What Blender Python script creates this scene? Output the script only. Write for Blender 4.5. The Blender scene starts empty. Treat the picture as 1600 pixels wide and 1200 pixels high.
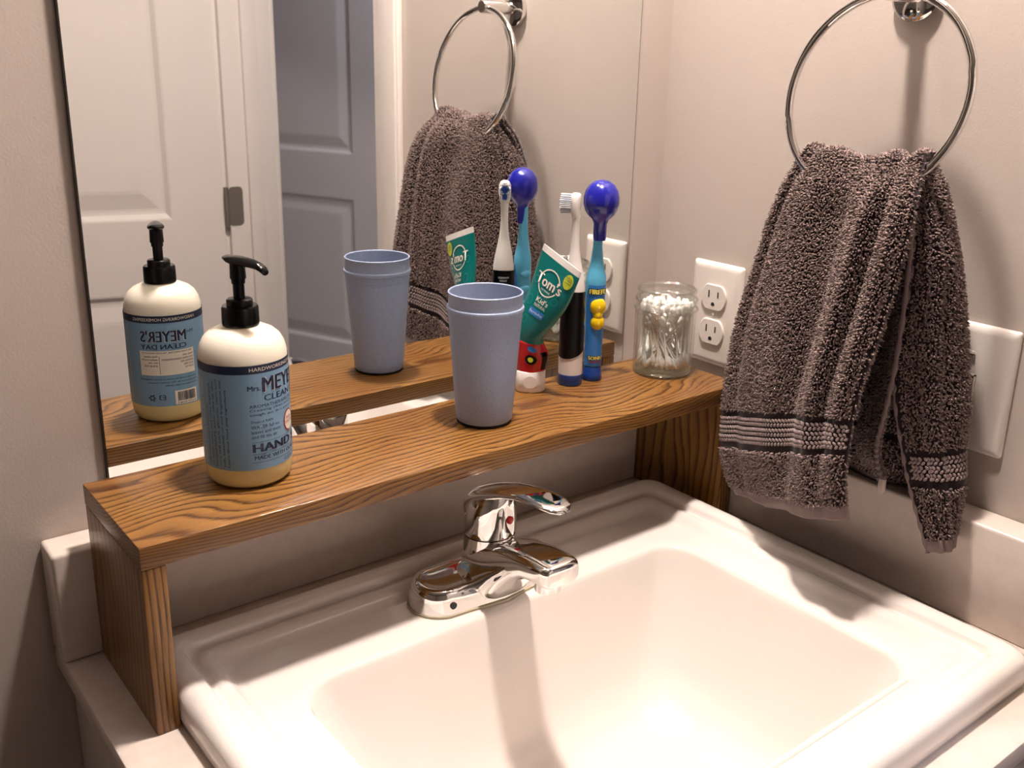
import bpy, bmesh, math, random
import numpy as np
from mathutils import Vector, Matrix

random.seed(7)
RNG = np.random.default_rng(11)
scn = bpy.context.scene
COL = scn.collection

# ------------------------------------------------------------------ camera
def cam_axes(yaw, pitch, roll):
    cy, sy, cp, sp = math.cos(yaw), math.sin(yaw), math.cos(pitch), math.sin(pitch)
    f = Vector((sy*cp, cy*cp, sp)); r = Vector((cy, -sy, 0)); u = r.cross(f)
    c, s = math.cos(roll), math.sin(roll)
    return c*r + s*u, -s*r + c*u, f
cam_d = bpy.data.cameras.new('camera')
cam = bpy.data.objects.new('camera', cam_d); COL.objects.link(cam)
_r, _u, _f = cam_axes(0.6715, -0.3021, 0.0229)
cam.matrix_world = Matrix(((_r.x, _u.x, -_f.x, -0.8939), (_r.y, _u.y, -_f.y, -0.8429), (_r.z, _u.z, -_f.z, 0.5051), (0, 0, 0, 1)))
cam_d.sensor_width = 36.0
cam_d.lens = 1539.22/1600*36.0
cam_d.shift_x = -3.59/1600
cam_d.shift_y = -30.70/1600
cam_d.clip_start = 0.02
cam_d.dof.use_dof = True
cam_d.dof.focus_distance = 0.93
cam_d.dof.aperture_fstop = 12.0
scn.camera = cam

# ------------------------------------------------------------------ world, exposure
w = bpy.data.worlds.new('world'); scn.world = w; w.use_nodes = True
w.node_tree.nodes['Background'].inputs[0].default_value = (0.5, 0.56, 0.7, 1)
w.node_tree.nodes['Background'].inputs[1].default_value = 0.05
scn.view_settings.view_transform = 'Standard'
scn.view_settings.look = 'None'
scn.view_settings.gamma = 1.0
scn.view_settings.use_curve_mapping = False
scn.view_settings.exposure = 0.0
BULB = 960.0                        # emission strength of the wall light's globe
scn.cycles.max_bounces = 7
scn.cycles.sample_clamp_indirect = 0.0
scn.cycles.use_guiding = True
scn.cycles.adaptive_threshold = 0.03
scn.cycles.diffuse_bounces = 3
scn.cycles.glossy_bounces = 5
scn.cycles.transmission_bounces = 4
scn.cycles.transparent_max_bounces = 20
BULB_COLOR = (1.0, 0.93, 0.88)
HALL_FILL = 92.0                  # emission strength of the fill lamp added in the hall
HALL_FILL_COLOR = (0.80, 0.83, 1.0)

# ------------------------------------------------------------------ helpers
def lin(*c):
    return tuple(((v/255)/12.92 if v/255 <= 0.04045 else ((v/255+0.055)/1.055)**2.4) for v in c)

def mat(name, color, rough=0.5, metal=0.0, spec=0.5, coat=0.0, bump=None, speck=None, sss=0.0, emit=None):
    m = bpy.data.materials.new(name); m.use_nodes = True
    nt = m.node_tree; b = nt.nodes['Principled BSDF']
    b.inputs['Base Color'].default_value = (*color, 1)
    b.inputs['Roughness'].default_value = rough
    b.inputs['Metallic'].default_value = metal
    b.inputs['Specular IOR Level'].default_value = spec
    b.inputs['Coat Weight'].default_value = coat
    b.inputs['Coat Roughness'].default_value = 0.08
    if sss:
        b.inputs['Subsurface Weight'].default_value = sss
        b.inputs['Subsurface Radius'].default_value = (0.012, 0.010, 0.007)
        b.inputs['Subsurface Scale'].default_value = 1.0
    if emit:
        b.inputs['Emission Color'].default_value = (*emit[0], 1)
        b.inputs['Emission Strength'].default_value = emit[1]
    if bump or speck:
        tc = nt.nodes.new('ShaderNodeTexCoord')
    if bump:
        sc, st = bump[0], bump[1]
        n = nt.nodes.new('ShaderNodeTexNoise'); n.inputs['Scale'].default_value = sc
        n.inputs['Detail'].default_value = 3
        bp = nt.nodes.new('ShaderNodeBump'); bp.inputs['Strength'].default_value = st
        bp.inputs['Distance'].default_value = bump[2] if len(bump) > 2 else 0.001
        nt.links.new(tc.outputs['Object'], n.inputs['Vector'])
        nt.links.new(n.outputs['Fac'], bp.inputs['Height'])
        nt.links.new(bp.outputs['Normal'], b.inputs['Normal'])
    if speck:
        c2, sc, lo, hi = speck
        n = nt.nodes.new('ShaderNodeTexNoise'); n.inputs['Scale'].default_value = sc
        n.inputs['Detail'].default_value = 4
        rp = nt.nodes.new('ShaderNodeMapRange'); rp.inputs[1].default_value = lo; rp.inputs[2].default_value = hi
        mx = nt.nodes.new('ShaderNodeMix'); mx.data_type = 'RGBA'
        mx.inputs[6].default_value = (*color, 1); mx.inputs[7].default_value = (*c2, 1)
        nt.links.new(tc.outputs['Object'], n.inputs['Vector'])
        nt.links.new(n.outputs['Fac'], rp.inputs[0]); nt.links.new(rp.outputs[0], mx.inputs[0])
        nt.links.new(mx.outputs[2], b.inputs['Base Color'])
    return m

def wood(name, axis, seed):
    """oak, grain running along the given axis (0 x, 2 z)"""
    m = bpy.data.materials.new(name); m.use_nodes = True
    nt = m.node_tree; N = nt.nodes; L = nt.links; b = N['Principled BSDF']
    tc = N.new('ShaderNodeTexCoord')
    def mapped(along, across):
        mp = N.new('ShaderNodeMapping')
        s = [across]*3; s[axis] = along
        mp.inputs['Scale'].default_value = s
        mp.inputs['Location'].default_value = (seed*1.7, seed*3.1, seed*0.9)
        L.new(tc.outputs['Object'], mp.inputs['Vector']); return mp
    def noise(mp, detail=2, rough=0.5):
        n = N.new('ShaderNodeTexNoise'); n.inputs['Scale'].default_value = 1.0
        n.inputs['Detail'].default_value = detail; n.inputs['Roughness'].default_value = rough
        L.new(mp.outputs[0], n.inputs['Vector']); return n.outputs['Fac']
    def math_(op, a, bb):
        n = N.new('ShaderNodeMath'); n.operation = op
        for i, v in enumerate((a, bb)):
            if isinstance(v, (int, float)): n.inputs[i].default_value = v
            else: L.new(v, n.inputs[i])
        return n.outputs[0]
    def ramp(fac, stops):
        r = N.new('ShaderNodeValToRGB'); e = r.color_ramp.elements
        while len(e) < len(stops): e.new(0.5)
        for i, (p, c) in enumerate(stops): e[i].position = p; e[i].color = (*c, 1)
        L.new(fac, r.inputs[0]); return r.outputs[0]
    sep = N.new('ShaderNodeSeparateXYZ'); L.new(tc.outputs['Object'], sep.inputs[0])
    c1, c2 = (sep.outputs[1], sep.outputs[2]) if axis == 0 else (sep.outputs[0], sep.outputs[1])
    k1, k2 = (95.0, 310.0) if axis == 0 else (230.0, 85.0)
    big = noise(mapped(3.4, 9.0), 2, 0.5)
    lines = math_('ADD', math_('ADD', math_('MULTIPLY', c1, k1), math_('MULTIPLY', c2, k2)), math_('MULTIPLY', big, 18.0 if axis == 0 else 7.0))
    wob = noise(mapped(18.0, 260.0), 3, 0.6)
    rings = math_('FRACT', math_('ADD', lines, math_('MULTIPLY', wob, 0.55)), 0.0)
    base = ramp(rings, [(0.0, lin(70, 42, 17)), (0.10, lin(84, 52, 22)), (0.26, lin(134, 93, 45)), (0.82, lin(152, 109, 55)), (1.0, lin(112, 73, 33))])
    pores = noise(mapped(26.0, 900.0), 2, 0.5)
    pm = N.new('ShaderNodeMapRange'); pm.inputs[1].default_value = 0.56; pm.inputs[2].default_value = 0.68; L.new(pores, pm.inputs[0])
    near = N.new('ShaderNodeMapRange'); near.inputs[1].default_value = 0.55; near.inputs[2].default_value = 0.0; near.inputs[3].default_value = 0.25; near.inputs[4].default_value = 1.0
    L.new(rings, near.inputs[0])
    pf = math_('MULTIPLY', math_('MULTIPLY', pm.outputs[0], near.outputs[0]), 0.95)
    mx = N.new('ShaderNodeMix'); mx.data_type = 'RGBA'; mx.inputs[7].default_value = (*lin(42, 20, 7), 1)
    L.new(pf, mx.inputs[0]); L.new(base, mx.inputs[6])
    blot = noise(mapped(7.0, 16.0), 3, 0.6)
    bm_ = N.new('ShaderNodeMapRange'); bm_.inputs[1].default_value = 0.45; bm_.inputs[2].default_value = 0.75; bm_.inputs[4].default_value = 0.55; L.new(blot, bm_.inputs[0])
    mx2 = N.new('ShaderNodeMix'); mx2.data_type = 'RGBA'; mx2.inputs[7].default_value = (*lin(108, 62, 26), 1)
    L.new(bm_.outputs[0], mx2.inputs[0]); L.new(mx.outputs[2], mx2.inputs[6])
    L.new(mx2.outputs[2], b.inputs['Base Color'])
    b.inputs['Roughness'].default_value = 0.32
    b.inputs['Specular IOR Level'].default_value = 0.45
    bp = N.new('ShaderNodeBump'); bp.inputs['Strength'].default_value = 0.35; bp.inputs['Distance'].default_value = 0.0006
    L.new(math_('SUBTRACT', 1.0, pf), bp.inputs['Height']); L.new(bp.outputs[0], b.inputs['Normal'])
    return m

def thin_glass(name, tint, lo=0.06):
    m = bpy.data.materials.new(name); m.use_nodes = True
    nt = m.node_tree; nt.nodes.clear()
    o = nt.nodes.new('ShaderNodeOutputMaterial'); t = nt.nodes.new('ShaderNodeBsdfTransparent')
    g = nt.nodes.new('ShaderNodeBsdfGlossy'); g.inputs['Roughness'].default_value = 0.03
    t.inputs[0].default_value = (*tint, 1)
    lw = nt.nodes.new('ShaderNodeLayerWeight'); lw.inputs[0].default_value = 0.5
    pw = nt.nodes.new('ShaderNodeMath'); pw.operation = 'POWER'; pw.inputs[1].default_value = 3.0
    fr = nt.nodes.new('ShaderNodeMapRange'); fr.inputs[3].default_value = lo; fr.inputs[4].default_value = 0.65
    nt.links.new(lw.outputs['Facing'], pw.inputs[0]); nt.links.new(pw.outputs[0], fr.inputs[0])
    mx = nt.nodes.new('ShaderNodeMixShader')
    nt.links.new(fr.outputs[0], mx.inputs[0]); nt.links.new(t.outputs[0], mx.inputs[1]); nt.links.new(g.outputs[0], mx.inputs[2])
    nt.links.new(mx.outputs[0], o.inputs[0])
    return m

def tag(o, label=None, cat=None, group=None, kind=None):
    if label: o['label'] = label
    if cat: o['category'] = cat
    if group: o['group'] = group
    if kind: o['kind'] = kind
    return o

def empty(name, loc, label=None, cat=None, group=None, kind=None):
    o = bpy.data.objects.new(name, None); COL.objects.link(o); o.location = loc
    o.empty_display_size = 0.02
    return tag(o, label, cat, group, kind)

def origin(o):
    v = Vector((0, 0, 0))
    while o: v += Vector(o.location); o = o.parent
    return v

def obj(name, V, F, m, parent=None, smooth=True, at=None, autosmooth=None):
    """one mesh object; V in world coordinates"""
    base = origin(parent) if parent else Vector((0, 0, 0))
    loc = Vector(at) if at is not None else (base if parent else Vector((0, 0, 0)))
    V = np.asarray(V, float) - np.array(loc)
    me = bpy.data.meshes.new(name)
    me.from_pydata(V.tolist(), [], [tuple(f) for f in F])
    me.update()
    if smooth and len(me.polygons):
        me.polygons.foreach_set('use_smooth', [True]*len(me.polygons))
        if autosmooth:
            me.set_sharp_from_angle(angle=math.radians(autosmooth))
    if m: me.materials.append(m)
    o = bpy.data.objects.new(name, me); COL.objects.link(o)
    if parent: o.parent = parent
    o.location = loc - base
    return o

def from_bm(name, bm, m, parent=None, smooth=True, autosmooth=35, at=None):
    bm.normal_update()
    V = [tuple(v.co) for v in bm.verts]; bm.verts.index_update()
    F = [[v.index for v in f.verts] for f in bm.faces]
    bm.free()
    return obj(name, V, F, m, parent, smooth, at, autosmooth)

def box_bm(x0, x1, y0, y1, z0, z1, bev=0.0, seg=2):
    bm = bmesh.new()
    bmesh.ops.create_cube(bm, size=1.0)
    for v in bm.verts:
        v.co = Vector(((x0+x1)/2 + v.co.x*(x1-x0), (y0+y1)/2 + v.co.y*(y1-y0), (z0+z1)/2 + v.co.z*(z1-z0)))
    if bev:
        bmesh.ops.bevel(bm, geom=bm.edges[:], offset=bev, segments=seg, profile=0.5, affect='EDGES')
    return bm

def box(name, dims, m, parent=None, bev=0.0, seg=2, at=None):
    return from_bm(name, box_bm(*dims, bev, seg), m, parent, smooth=bool(bev), at=at)

def merge(*bms):
    out = bmesh.new()
    for b in bms:
        me = bpy.data.meshes.new('tmp'); b.to_mesh(me); b.free(); out.from_mesh(me); bpy.data.meshes.remove(me)
    return out

def lathe_vf(prof, seg=56, c=(0, 0, 0), close=False):
    V = []; F = []; n = len(prof)
    for r, z in prof:
        for k in range(seg):
            a = 2*math.pi*k/seg
            V.append((c[0]+r*math.cos(a), c[1]+r*math.sin(a), c[2]+z))
    for i in range(n-1 if not close else n):
        j = (i+1) % n
        for k in range(seg):
            k2 = (k+1) % seg
            F.append((i*seg+k, i*seg+k2, j*seg+k2, j*seg+k))
    return V, F

def lathe(name, prof, m, parent, c, seg=56, close=False, autosmooth=50):
    V, F = lathe_vf(prof, seg, c, close)
    if not close:
        if prof[0][0] > 1e-6: F.append(tuple(range(seg-1, -1, -1)))
        if prof[-1][0] > 1e-6: F.append(tuple((len(prof)-1)*seg+k for k in range(seg)))
    bm = bmesh.new()
    bv = [bm.verts.new(v) for v in V]
    for f in F:
        try: bm.faces.new([bv[i] for i in f])
        except ValueError: pass
    bmesh.ops.remove_doubles(bm, verts=bm.verts[:], dist=1e-6)
    bmesh.ops.recalc_face_normals(bm, faces=bm.faces[:])
    return from_bm(name, bm, m, parent, True, autosmooth)

def loft_bm(secs, cap=True, closed=True):
    n = len(secs[0]); bm = bmesh.new()
    R = [[bm.verts.new(p) for p in s] for s in secs]
    for i in range(len(R)-1):
        for k in range(n if closed else n-1):
            k2 = (k+1) % n
            try: bm.faces.new((R[i][k], R[i][k2], R[i+1][k2], R[i+1][k]))
            except ValueError: pass
    if cap:
        for s in (R[0], R[-1]):
            try: bm.faces.new(s)
            except ValueError: pass
    bmesh.ops.recalc_face_normals(bm, faces=bm.faces[:])
    return bm

def tube_bm(path, rad, seg=12, closed=False):
    P = [Vector(p) for p in path]; n = len(P); secs = []
    up = Vector((0.13, 0.31, 0.94)).normalized()
    for i, p in enumerate(P):
        a = P[(i-1) % n] if (closed or i > 0) else P[0]
        b = P[(i+1) % n] if (closed or i < n-1) else P[-1]
        t = (b-a).normalized()
        s = t.cross(up)
        if s.length < 1e-3: s = t.cross(Vector((1, 0, 0)))
        s.normalize(); u2 = s.cross(t)
        rr = rad[i] if isinstance(rad, (list, tuple)) else rad
        secs.append([p + s*(rr*math.cos(2*math.pi*k/seg)) + u2*(rr*math.sin(2*math.pi*k/seg)) for k in range(seg)])
    if closed: secs.append(secs[0])
    bm = loft_bm(secs, cap=not closed)
    if closed: bmesh.ops.remove_doubles(bm, verts=bm.verts[:], dist=1e-6)
    return bm

def rrect(x0, x1, y0, y1, z, r, n=6):
    """rounded rectangle loop, counter-clockwise"""
    out = []
    for cx, cy, a0 in ((x1-r, y1-r, 0), (x0+r, y1-r, 90), (x0+r, y0+r, 180), (x1-r, y0+r, 270)):
        for k in range(n+1):
            a = math.radians(a0+90*k/n)
            out.append((cx+r*math.cos(a), cy+r*math.sin(a), z))
    return out

def smooth_interp(t, ts, vs):
    """Catmull-Rom through (ts, vs); t array"""
    ts = np.asarray(ts, float); vs = np.asarray(vs, float); t = np.atleast_1d(np.asarray(t, float))
    d = np.zeros_like(vs); n = len(ts)
    for i in range(n):
        a, b = max(i-1, 0), min(i+1, n-1)
        d[i] = (vs[b]-vs[a])/(ts[b]-ts[a])
    i = np.clip(np.searchsorted(ts, t, side='right')-1, 0, n-2)
    h = ts[i+1]-ts[i]; s = (t-ts[i])/h
    sh = (len(t),)+(1,)*(vs.ndim-1); s = s.reshape(sh); h = h.reshape(sh)
    return (2*s**3-3*s**2+1)*vs[i] + (s**3-2*s**2+s)*h*d[i] + (-2*s**3+3*s**2)*vs[i+1] + (s**3-s**2)*h*d[i+1]

# flat print: text and shapes laid in (u, v) metres, then wrapped on a surface
def text_uv(s, u, v, w=None, h=None, align='L', cut=0.0015, bold=0.0):
    cu = bpy.data.curves.new('t', 'FONT'); cu.body = s; cu.resolution_u = 2
    o = bpy.data.objects.new('t', cu)
    me = bpy.data.meshes.new_from_object(o)
    bm = bmesh.new(); bm.from_mesh(me)
    bpy.data.objects.remove(o); bpy.data.curves.remove(cu); bpy.data.meshes.remove(me)
    if not bm.verts: return bm
    xs = [q.co.x for q in bm.verts]; ys = [q.co.y for q in bm.verts]
    x0, x1, y0, y1 = min(xs), max(xs), min(ys), max(ys)
    sy = h/(y1-y0) if h else None; sx = w/(x1-x0) if w else sy
    if sy is None: sy = sx
    ww = (x1-x0)*sx
    off = {'L': 0, 'C': -ww/2, 'R': -ww}[align]
    for q in bm.verts:
        q.co = Vector((u+off+(q.co.x-x0)*sx, v+(q.co.y-y0)*sy, 0))
    if bold:
        g = bm.verts[:]+bm.edges[:]+bm.faces[:]
        src = bm.faces[:]
        for k in (1, -1):
            d_ = bmesh.ops.duplicate(bm, geom=src)
            for q in d_['geom']:
                if isinstance(q, bmesh.types.BMVert): q.co.x += k*bold*sy*2.2
    x = u+off+cut
    while x < u+off+ww:
        g = bm.verts[:]+bm.edges[:]+bm.faces[:]
        bmesh.ops.bisect_plane(bm, geom=g, dist=1e-6, plane_co=(x, 0, 0), plane_no=(1, 0, 0))
        x += cut
    return bm

def poly_uv(pts):
    bm = bmesh.new(); bm.faces.new([bm.verts.new((p[0], p[1], 0)) for p in pts]); return bm

def rect_uv(u0, u1, v0, v1, cut=0.0015):
    bm = bmesh.new(); n = max(1, int((u1-u0)/cut))
    T = [bm.verts.new((u0+(u1-u0)*i/n, v1, 0)) for i in range(n+1)]
    B = [bm.verts.new((u0+(u1-u0)*i/n, v0, 0)) for i in range(n+1)]
    for i in range(n): bm.faces.new((B[i], B[i+1], T[i+1], T[i]))
    return bm

def ring_uv(u, v, ru, rv, t, n=40, a0=0, a1=360):
    bm = bmesh.new(); prev = None
    for k in range(n+1):
        a = math.radians(a0+(a1-a0)*k/n)
        A = bm.verts.new((u+ru*math.cos(a), v+rv*math.sin(a), 0)); B = bm.verts.new((u+(ru-t)*math.cos(a), v+(rv-t)*math.sin(a), 0))
        if prev: bm.faces.new((prev[0], A, B, prev[1]))
        prev = (A, B)
    return bm

def disc_uv(u, v, ru, rv, n=32):
    bm = bmesh.new(); c = bm.verts.new((u, v, 0)); R = [bm.verts.new((u+ru*math.cos(2*math.pi*k/n), v+rv*math.sin(2*math.pi*k/n), 0)) for k in range(n)]
    for k in range(n): bm.faces.new((c, R[k], R[(k+1) % n]))
    return bm

def wrap(name, bms, fn, off, m, parent, rot=None):
    bm = merge(*bms)
    for q in bm.verts:
        u, v = q.co.x, q.co.y
        q.co = Vector(fn(u, v, off))
    return tag(from_bm(name, bm, m, parent, smooth=True, autosmooth=None), kind='stuff' if name in ('back_lettering', 'back_small_print') else None)

# ------------------------------------------------------------------ materials
M_wall = mat('wall_paint', lin(200, 187, 178), 0.55, spec=0.25, bump=(420, 0.16, 0.0008))
M_white_paint = mat('white_semigloss_paint', lin(226, 216, 210), 0.35, bump=(60, 0.05, 0.0006))
M_ceiling = mat('ceiling_paint', lin(205, 198, 190), 0.9)
M_floor = mat('floor_vinyl', lin(92, 80, 70), 0.4)
M_hallfloor = mat('hall_floor', lin(110, 108, 110), 0.5)
M_counter = mat('cultured_marble', lin(226, 212, 202), 0.28, spec=0.4, speck=(lin(220, 205, 194), 60, 0.45, 0.7))
M_cabinet = mat('cabinet_white', lin(224, 214, 206), 0.4)
M_porcelain = mat('porcelain', lin(240, 231, 224), 0.07, spec=0.55)
M_chrome = mat('chrome', (0.80, 0.79, 0.78), 0.045, metal=1.0)
M_nickel = mat('brushed_nickel', lin(128, 118, 108), 0.45, metal=0.35)
M_mirror = mat('mirror_silver', (0.86, 0.87, 0.86), 0.0, metal=1.0)
M_mirror_edge = mat('mirror_edge', lin(60, 58, 52), 0.3)
M_oak_x = wood('stained_oak_long', 0, 1.0)
M_oak_z = wood('stained_oak_upright', 2, 2.3)
M_cup = mat('lilac_blue_plastic', lin(164, 176, 204), 0.48, spec=0.35, speck=(lin(150, 162, 190), 900, 0.5, 0.62))
M_black = mat('black_plastic', lin(7, 7, 8), 0.22, spec=0.3)
M_rubber = mat('black_rubber', lin(16, 15, 15), 0.7)
M_label = mat('label_blue', lin(126, 164, 196), 0.42)
M_navy = mat('navy_print', lin(24, 38, 70), 0.42)
M_cream = mat('cream_print', lin(236, 228, 214), 0.45)
M_redprint = mat('red_print', lin(170, 40, 45), 0.45)
M_white_plastic = mat('white_plastic', lin(238, 230, 224), 0.3)
M_device = mat('white_outlet_plastic', lin(240, 230, 222), 0.28, spec=0.45)
M_slot = mat('slot_dark', lin(30, 26, 24), 0.6)
M_screw = mat('painted_screw', lin(190, 180, 168), 0.3, metal=0.3)
M_teal = mat('tube_teal', lin(0, 116, 112), 0.25, coat=0.4)
M_teal_light = mat('tube_teal_light', lin(40, 150, 148), 0.3)
M_tube_red = mat('tube_red', lin(196, 24, 32), 0.25, coat=0.4)
M_tube_blue = mat('tube_blue', lin(36, 120, 200), 0.3)
M_yellow = mat('yellow_plastic', lin(246, 206, 20), 0.3, coat=0.3)
M_lime = mat('lime_print', lin(206, 216, 60), 0.4)
M_gold_text = mat('yellow_print', lin(240, 225, 90), 0.4)
M_skyblue = mat('sky_blue_plastic', lin(96, 184, 222), 0.32)
M_midblue = mat('mid_blue_print', lin(56, 128, 205), 0.35)
M_royal = mat('royal_blue_plastic', lin(30, 74, 165), 0.3)
M_deepblue = mat('deep_blue_plastic', lin(32, 34, 158), 0.2, coat=0.5)
M_bristle = mat('white_bristle', lin(232, 232, 236), 0.5)
M_bristle_blue = mat('blue_bristle', lin(30, 80, 180), 0.5)
M_grip = mat('black_grip', lin(9, 9, 11), 0.25, spec=0.3)
M_green_print = mat('green_print', lin(40, 110, 80), 0.4)
M_cotton = mat('cotton', lin(246, 242, 236), 0.9, sss=0.1)
M_stick = mat('paper_stick', lin(240, 234, 226), 0.7)
M_glass = thin_glass('jar_glass', (0.988, 0.994, 0.982))
M_glass_base = thin_glass('jar_glass_base', (0.90, 0.94, 0.86))
M_gasket = mat('gasket', lin(190, 178, 150), 0.6)
M_red = mat('red_dot', lin(200, 24, 20), 0.25)
M_selvage = mat('towel_selvage', lin(130, 112, 110), 0.9, bump=(700, 0.5, 0.0006))
M_tag = mat('towel_tag', lin(200, 184, 176), 0.8)
M_hall_fill = mat('hall_fill_glow', (0.9, 0.9, 0.9), 0.4, emit=(HALL_FILL_COLOR, HALL_FILL))
M_globe = mat('frosted_globe', (0.9, 0.9, 0.9), 0.4, emit=(BULB_COLOR, BULB))

def bottle_mat():
    m = mat('bottle_soap', lin(236, 226, 206), 0.26, spec=0.4, sss=0.25)
    nt = m.node_tree; b = nt.nodes['Principled BSDF']
    tc = nt.nodes.new('ShaderNodeTexCoord'); sp = nt.nodes.new('ShaderNodeSeparateXYZ')
    rp = nt.nodes.new('ShaderNodeValToRGB'); e = rp.color_ramp.elements
    e[0].position = 0.02; e[0].color = (*lin(226, 212, 158), 1)
    e[1].position = 0.105; e[1].color = (*lin(240, 231, 214), 1)
    e.new(0.09).color = (*lin(230, 216, 166), 1)
    nt.links.new(tc.outputs['Object'], sp.inputs[0]); nt.links.new(sp.outputs[2], rp.inputs[0])
    nt.links.new(rp.outputs[0], b.inputs['Base Color'])
    return m
M_bottle = bottle_mat()

def towel_mat(name, c1, c2, rough=0.95):
    m = bpy.data.materials.new(name); m.use_nodes = True
    nt = m.node_tree; b = nt.nodes['Principled BSDF']
    b.inputs['Roughness'].default_value = rough; b.inputs['Specular IOR Level'].default_value = 0.15
    b.inputs['Sheen Weight'].default_value = 0.25; b.inputs['Sheen Roughness'].default_value = 0.5
    tc = nt.nodes.new('ShaderNodeTexCoord'); n = nt.nodes.new('ShaderNodeTexNoise'); n.inputs['Scale'].default_value = 500; n.inputs['Detail'].default_value = 3
    rp = nt.nodes.new('ShaderNodeMapRange'); rp.inputs[1].default_value = 0.35; rp.inputs[2].default_value = 0.65
    mx = nt.nodes.new('ShaderNodeMix'); mx.data_type = 'RGBA'; mx.inputs[6].default_value = (*c1, 1); mx.inputs[7].default_value = (*c2, 1)
    nt.links.new(tc.outputs['Object'], n.inputs['Vector']); nt.links.new(n.outputs['Fac'], rp.inputs[0])
    nt.links.new(rp.outputs[0], mx.inputs[0]); nt.links.new(mx.outputs[2], b.inputs['Base Color'])
    return m
M_pile = towel_mat('towel_pile', lin(102, 84, 80), lin(178, 153, 146))
M_towel = towel_mat('towel_ground', lin(34, 25, 28), lin(48, 37, 39))  # cloth darkened to paint in shade between loops; also gives dark border strips
M_braid = towel_mat('towel_braid', lin(136, 118, 116), lin(164, 144, 141))

# ------------------------------------------------------------------ room shell
FZ, CZ = -0.86, 1.60               # floor, ceiling (counter top is z = 0)
XL, YF = -3.60, -2.80              # left wall, wall behind the camera
DO0, DO1, DOZ = -0.674, -1.374, 1.18   # door opening in the right wall
def wallbox(name, *d):
    return tag(box(name, d, M_wall), kind='structure')
wallbox('wall_back', XL-0.1, 0.12, 0.0, 0.10, FZ, CZ)
wallbox('wall_left', XL-0.1, XL, YF, 0.0, FZ, CZ)
wallbox('wall_front', XL-0.1, 0.0, YF-0.1, YF, FZ, CZ)
wr = merge(box_bm(0, 0.115, DO0, 0.0, FZ, CZ), box_bm(0, 0.115, YF-0.1, DO1, FZ, CZ), box_bm(0, 0.115, DO1, DO0, DOZ, CZ))
tag(from_bm('wall_right', wr, M_wall, smooth=False), kind='structure')
tag(box('floor', (XL-0.1, 0.12, YF-0.1, 0.1, FZ-0.05, FZ), M_floor), kind='structure')
tag(box('ceiling', (XL-0.1, 2.2, -3.8, 0.5, CZ, CZ+0.05), M_ceiling), kind='structure')
# the hall beyond the doorway
tag(box('floor_hall', (0.12, 2.2, -3.8, 0.5, FZ-0.05, FZ), M_hallfloor), kind='structure')
wallbox('wall_hall_far', 2.1, 2.2, -3.8, 0.5, FZ, CZ)
wallbox('wall_hall_end', 0.115, 2.1, -3.8, -3.7, FZ, CZ)
wallbox('wall_hall_near', 0.115, 2.1, 0.4, 0.5, FZ, CZ)
wallbox('wall_hall_side', 0.02, 0.115, -3.7, YF-0.1, FZ, CZ)
tag(box('baseboard_hall', (0.115, 2.1, -3.7, -3.685, FZ, FZ+0.09), M_white_paint, bev=0.004), kind='structure')

# door frame in the right wall
def casing(name, x0, x1, y0, y1, z0, z1, face):
    o = empty(name, ((x0+x1)/2, (y0+y1)/2, z0), kind='structure')
    box('board', (x0, x1, y0, y1, z0, z1), M_white_paint, o, bev=0.004)
    return o
def trim(name, parts, loc):
    o = empty(name, loc, kind='structure')
    for n, d, b in parts: box(n, d, M_white_paint, o, bev=b)
    return o
# strike side
trim('trim_1', [('jamb', (-0.002, 0.118, DO0-0.018, DO0, FZ, DOZ), 0.002),
                ('door_stop', (0.04, 0.075, DO0-0.029, DO0-0.018, FZ, DOZ), 0.002),
                ('casing', (-0.012, 0.0, DO0-0.004, DO0+0.071, FZ, DOZ+0.07), 0.003),
                ('casing', (-0.018, -0.010, DO0+0.018, DO0+0.071, FZ, DOZ+0.07), 0.004),
                ('casing', (0.115, 0.130, DO0-0.004, DO0+0.07, FZ, DOZ+0.07), 0.003)], (0.05, DO0, FZ))
# hinge side
trim('trim_2', [('jamb', (-0.002, 0.118, DO1, DO1+0.018, FZ, DOZ), 0.002),
                ('door_stop', (0.045, 0.080, DO1+0.018, DO1+0.029, FZ, DOZ), 0.002),
                ('casing', (-0.012, 0.0, DO1-0.071, DO1+0.004, FZ, DOZ+0.07), 0.003),
                ('casing', (0.115, 0.132, DO1-0.07, DO1+0.012, FZ, DOZ+0.07), 0.004)], (0.05, DO1, FZ))
trim('trim_3', [('head_jamb', (-0.002, 0.118, DO1+0.018, DO0-0.018, DOZ-0.018, DOZ), 0.002),
                ('head_casing', (-0.012, 0.0, DO1-0.07, DO0+0.07, DOZ, DOZ+0.07), 0.003)], (0.05, (DO0+DO1)/2, DOZ))

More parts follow.
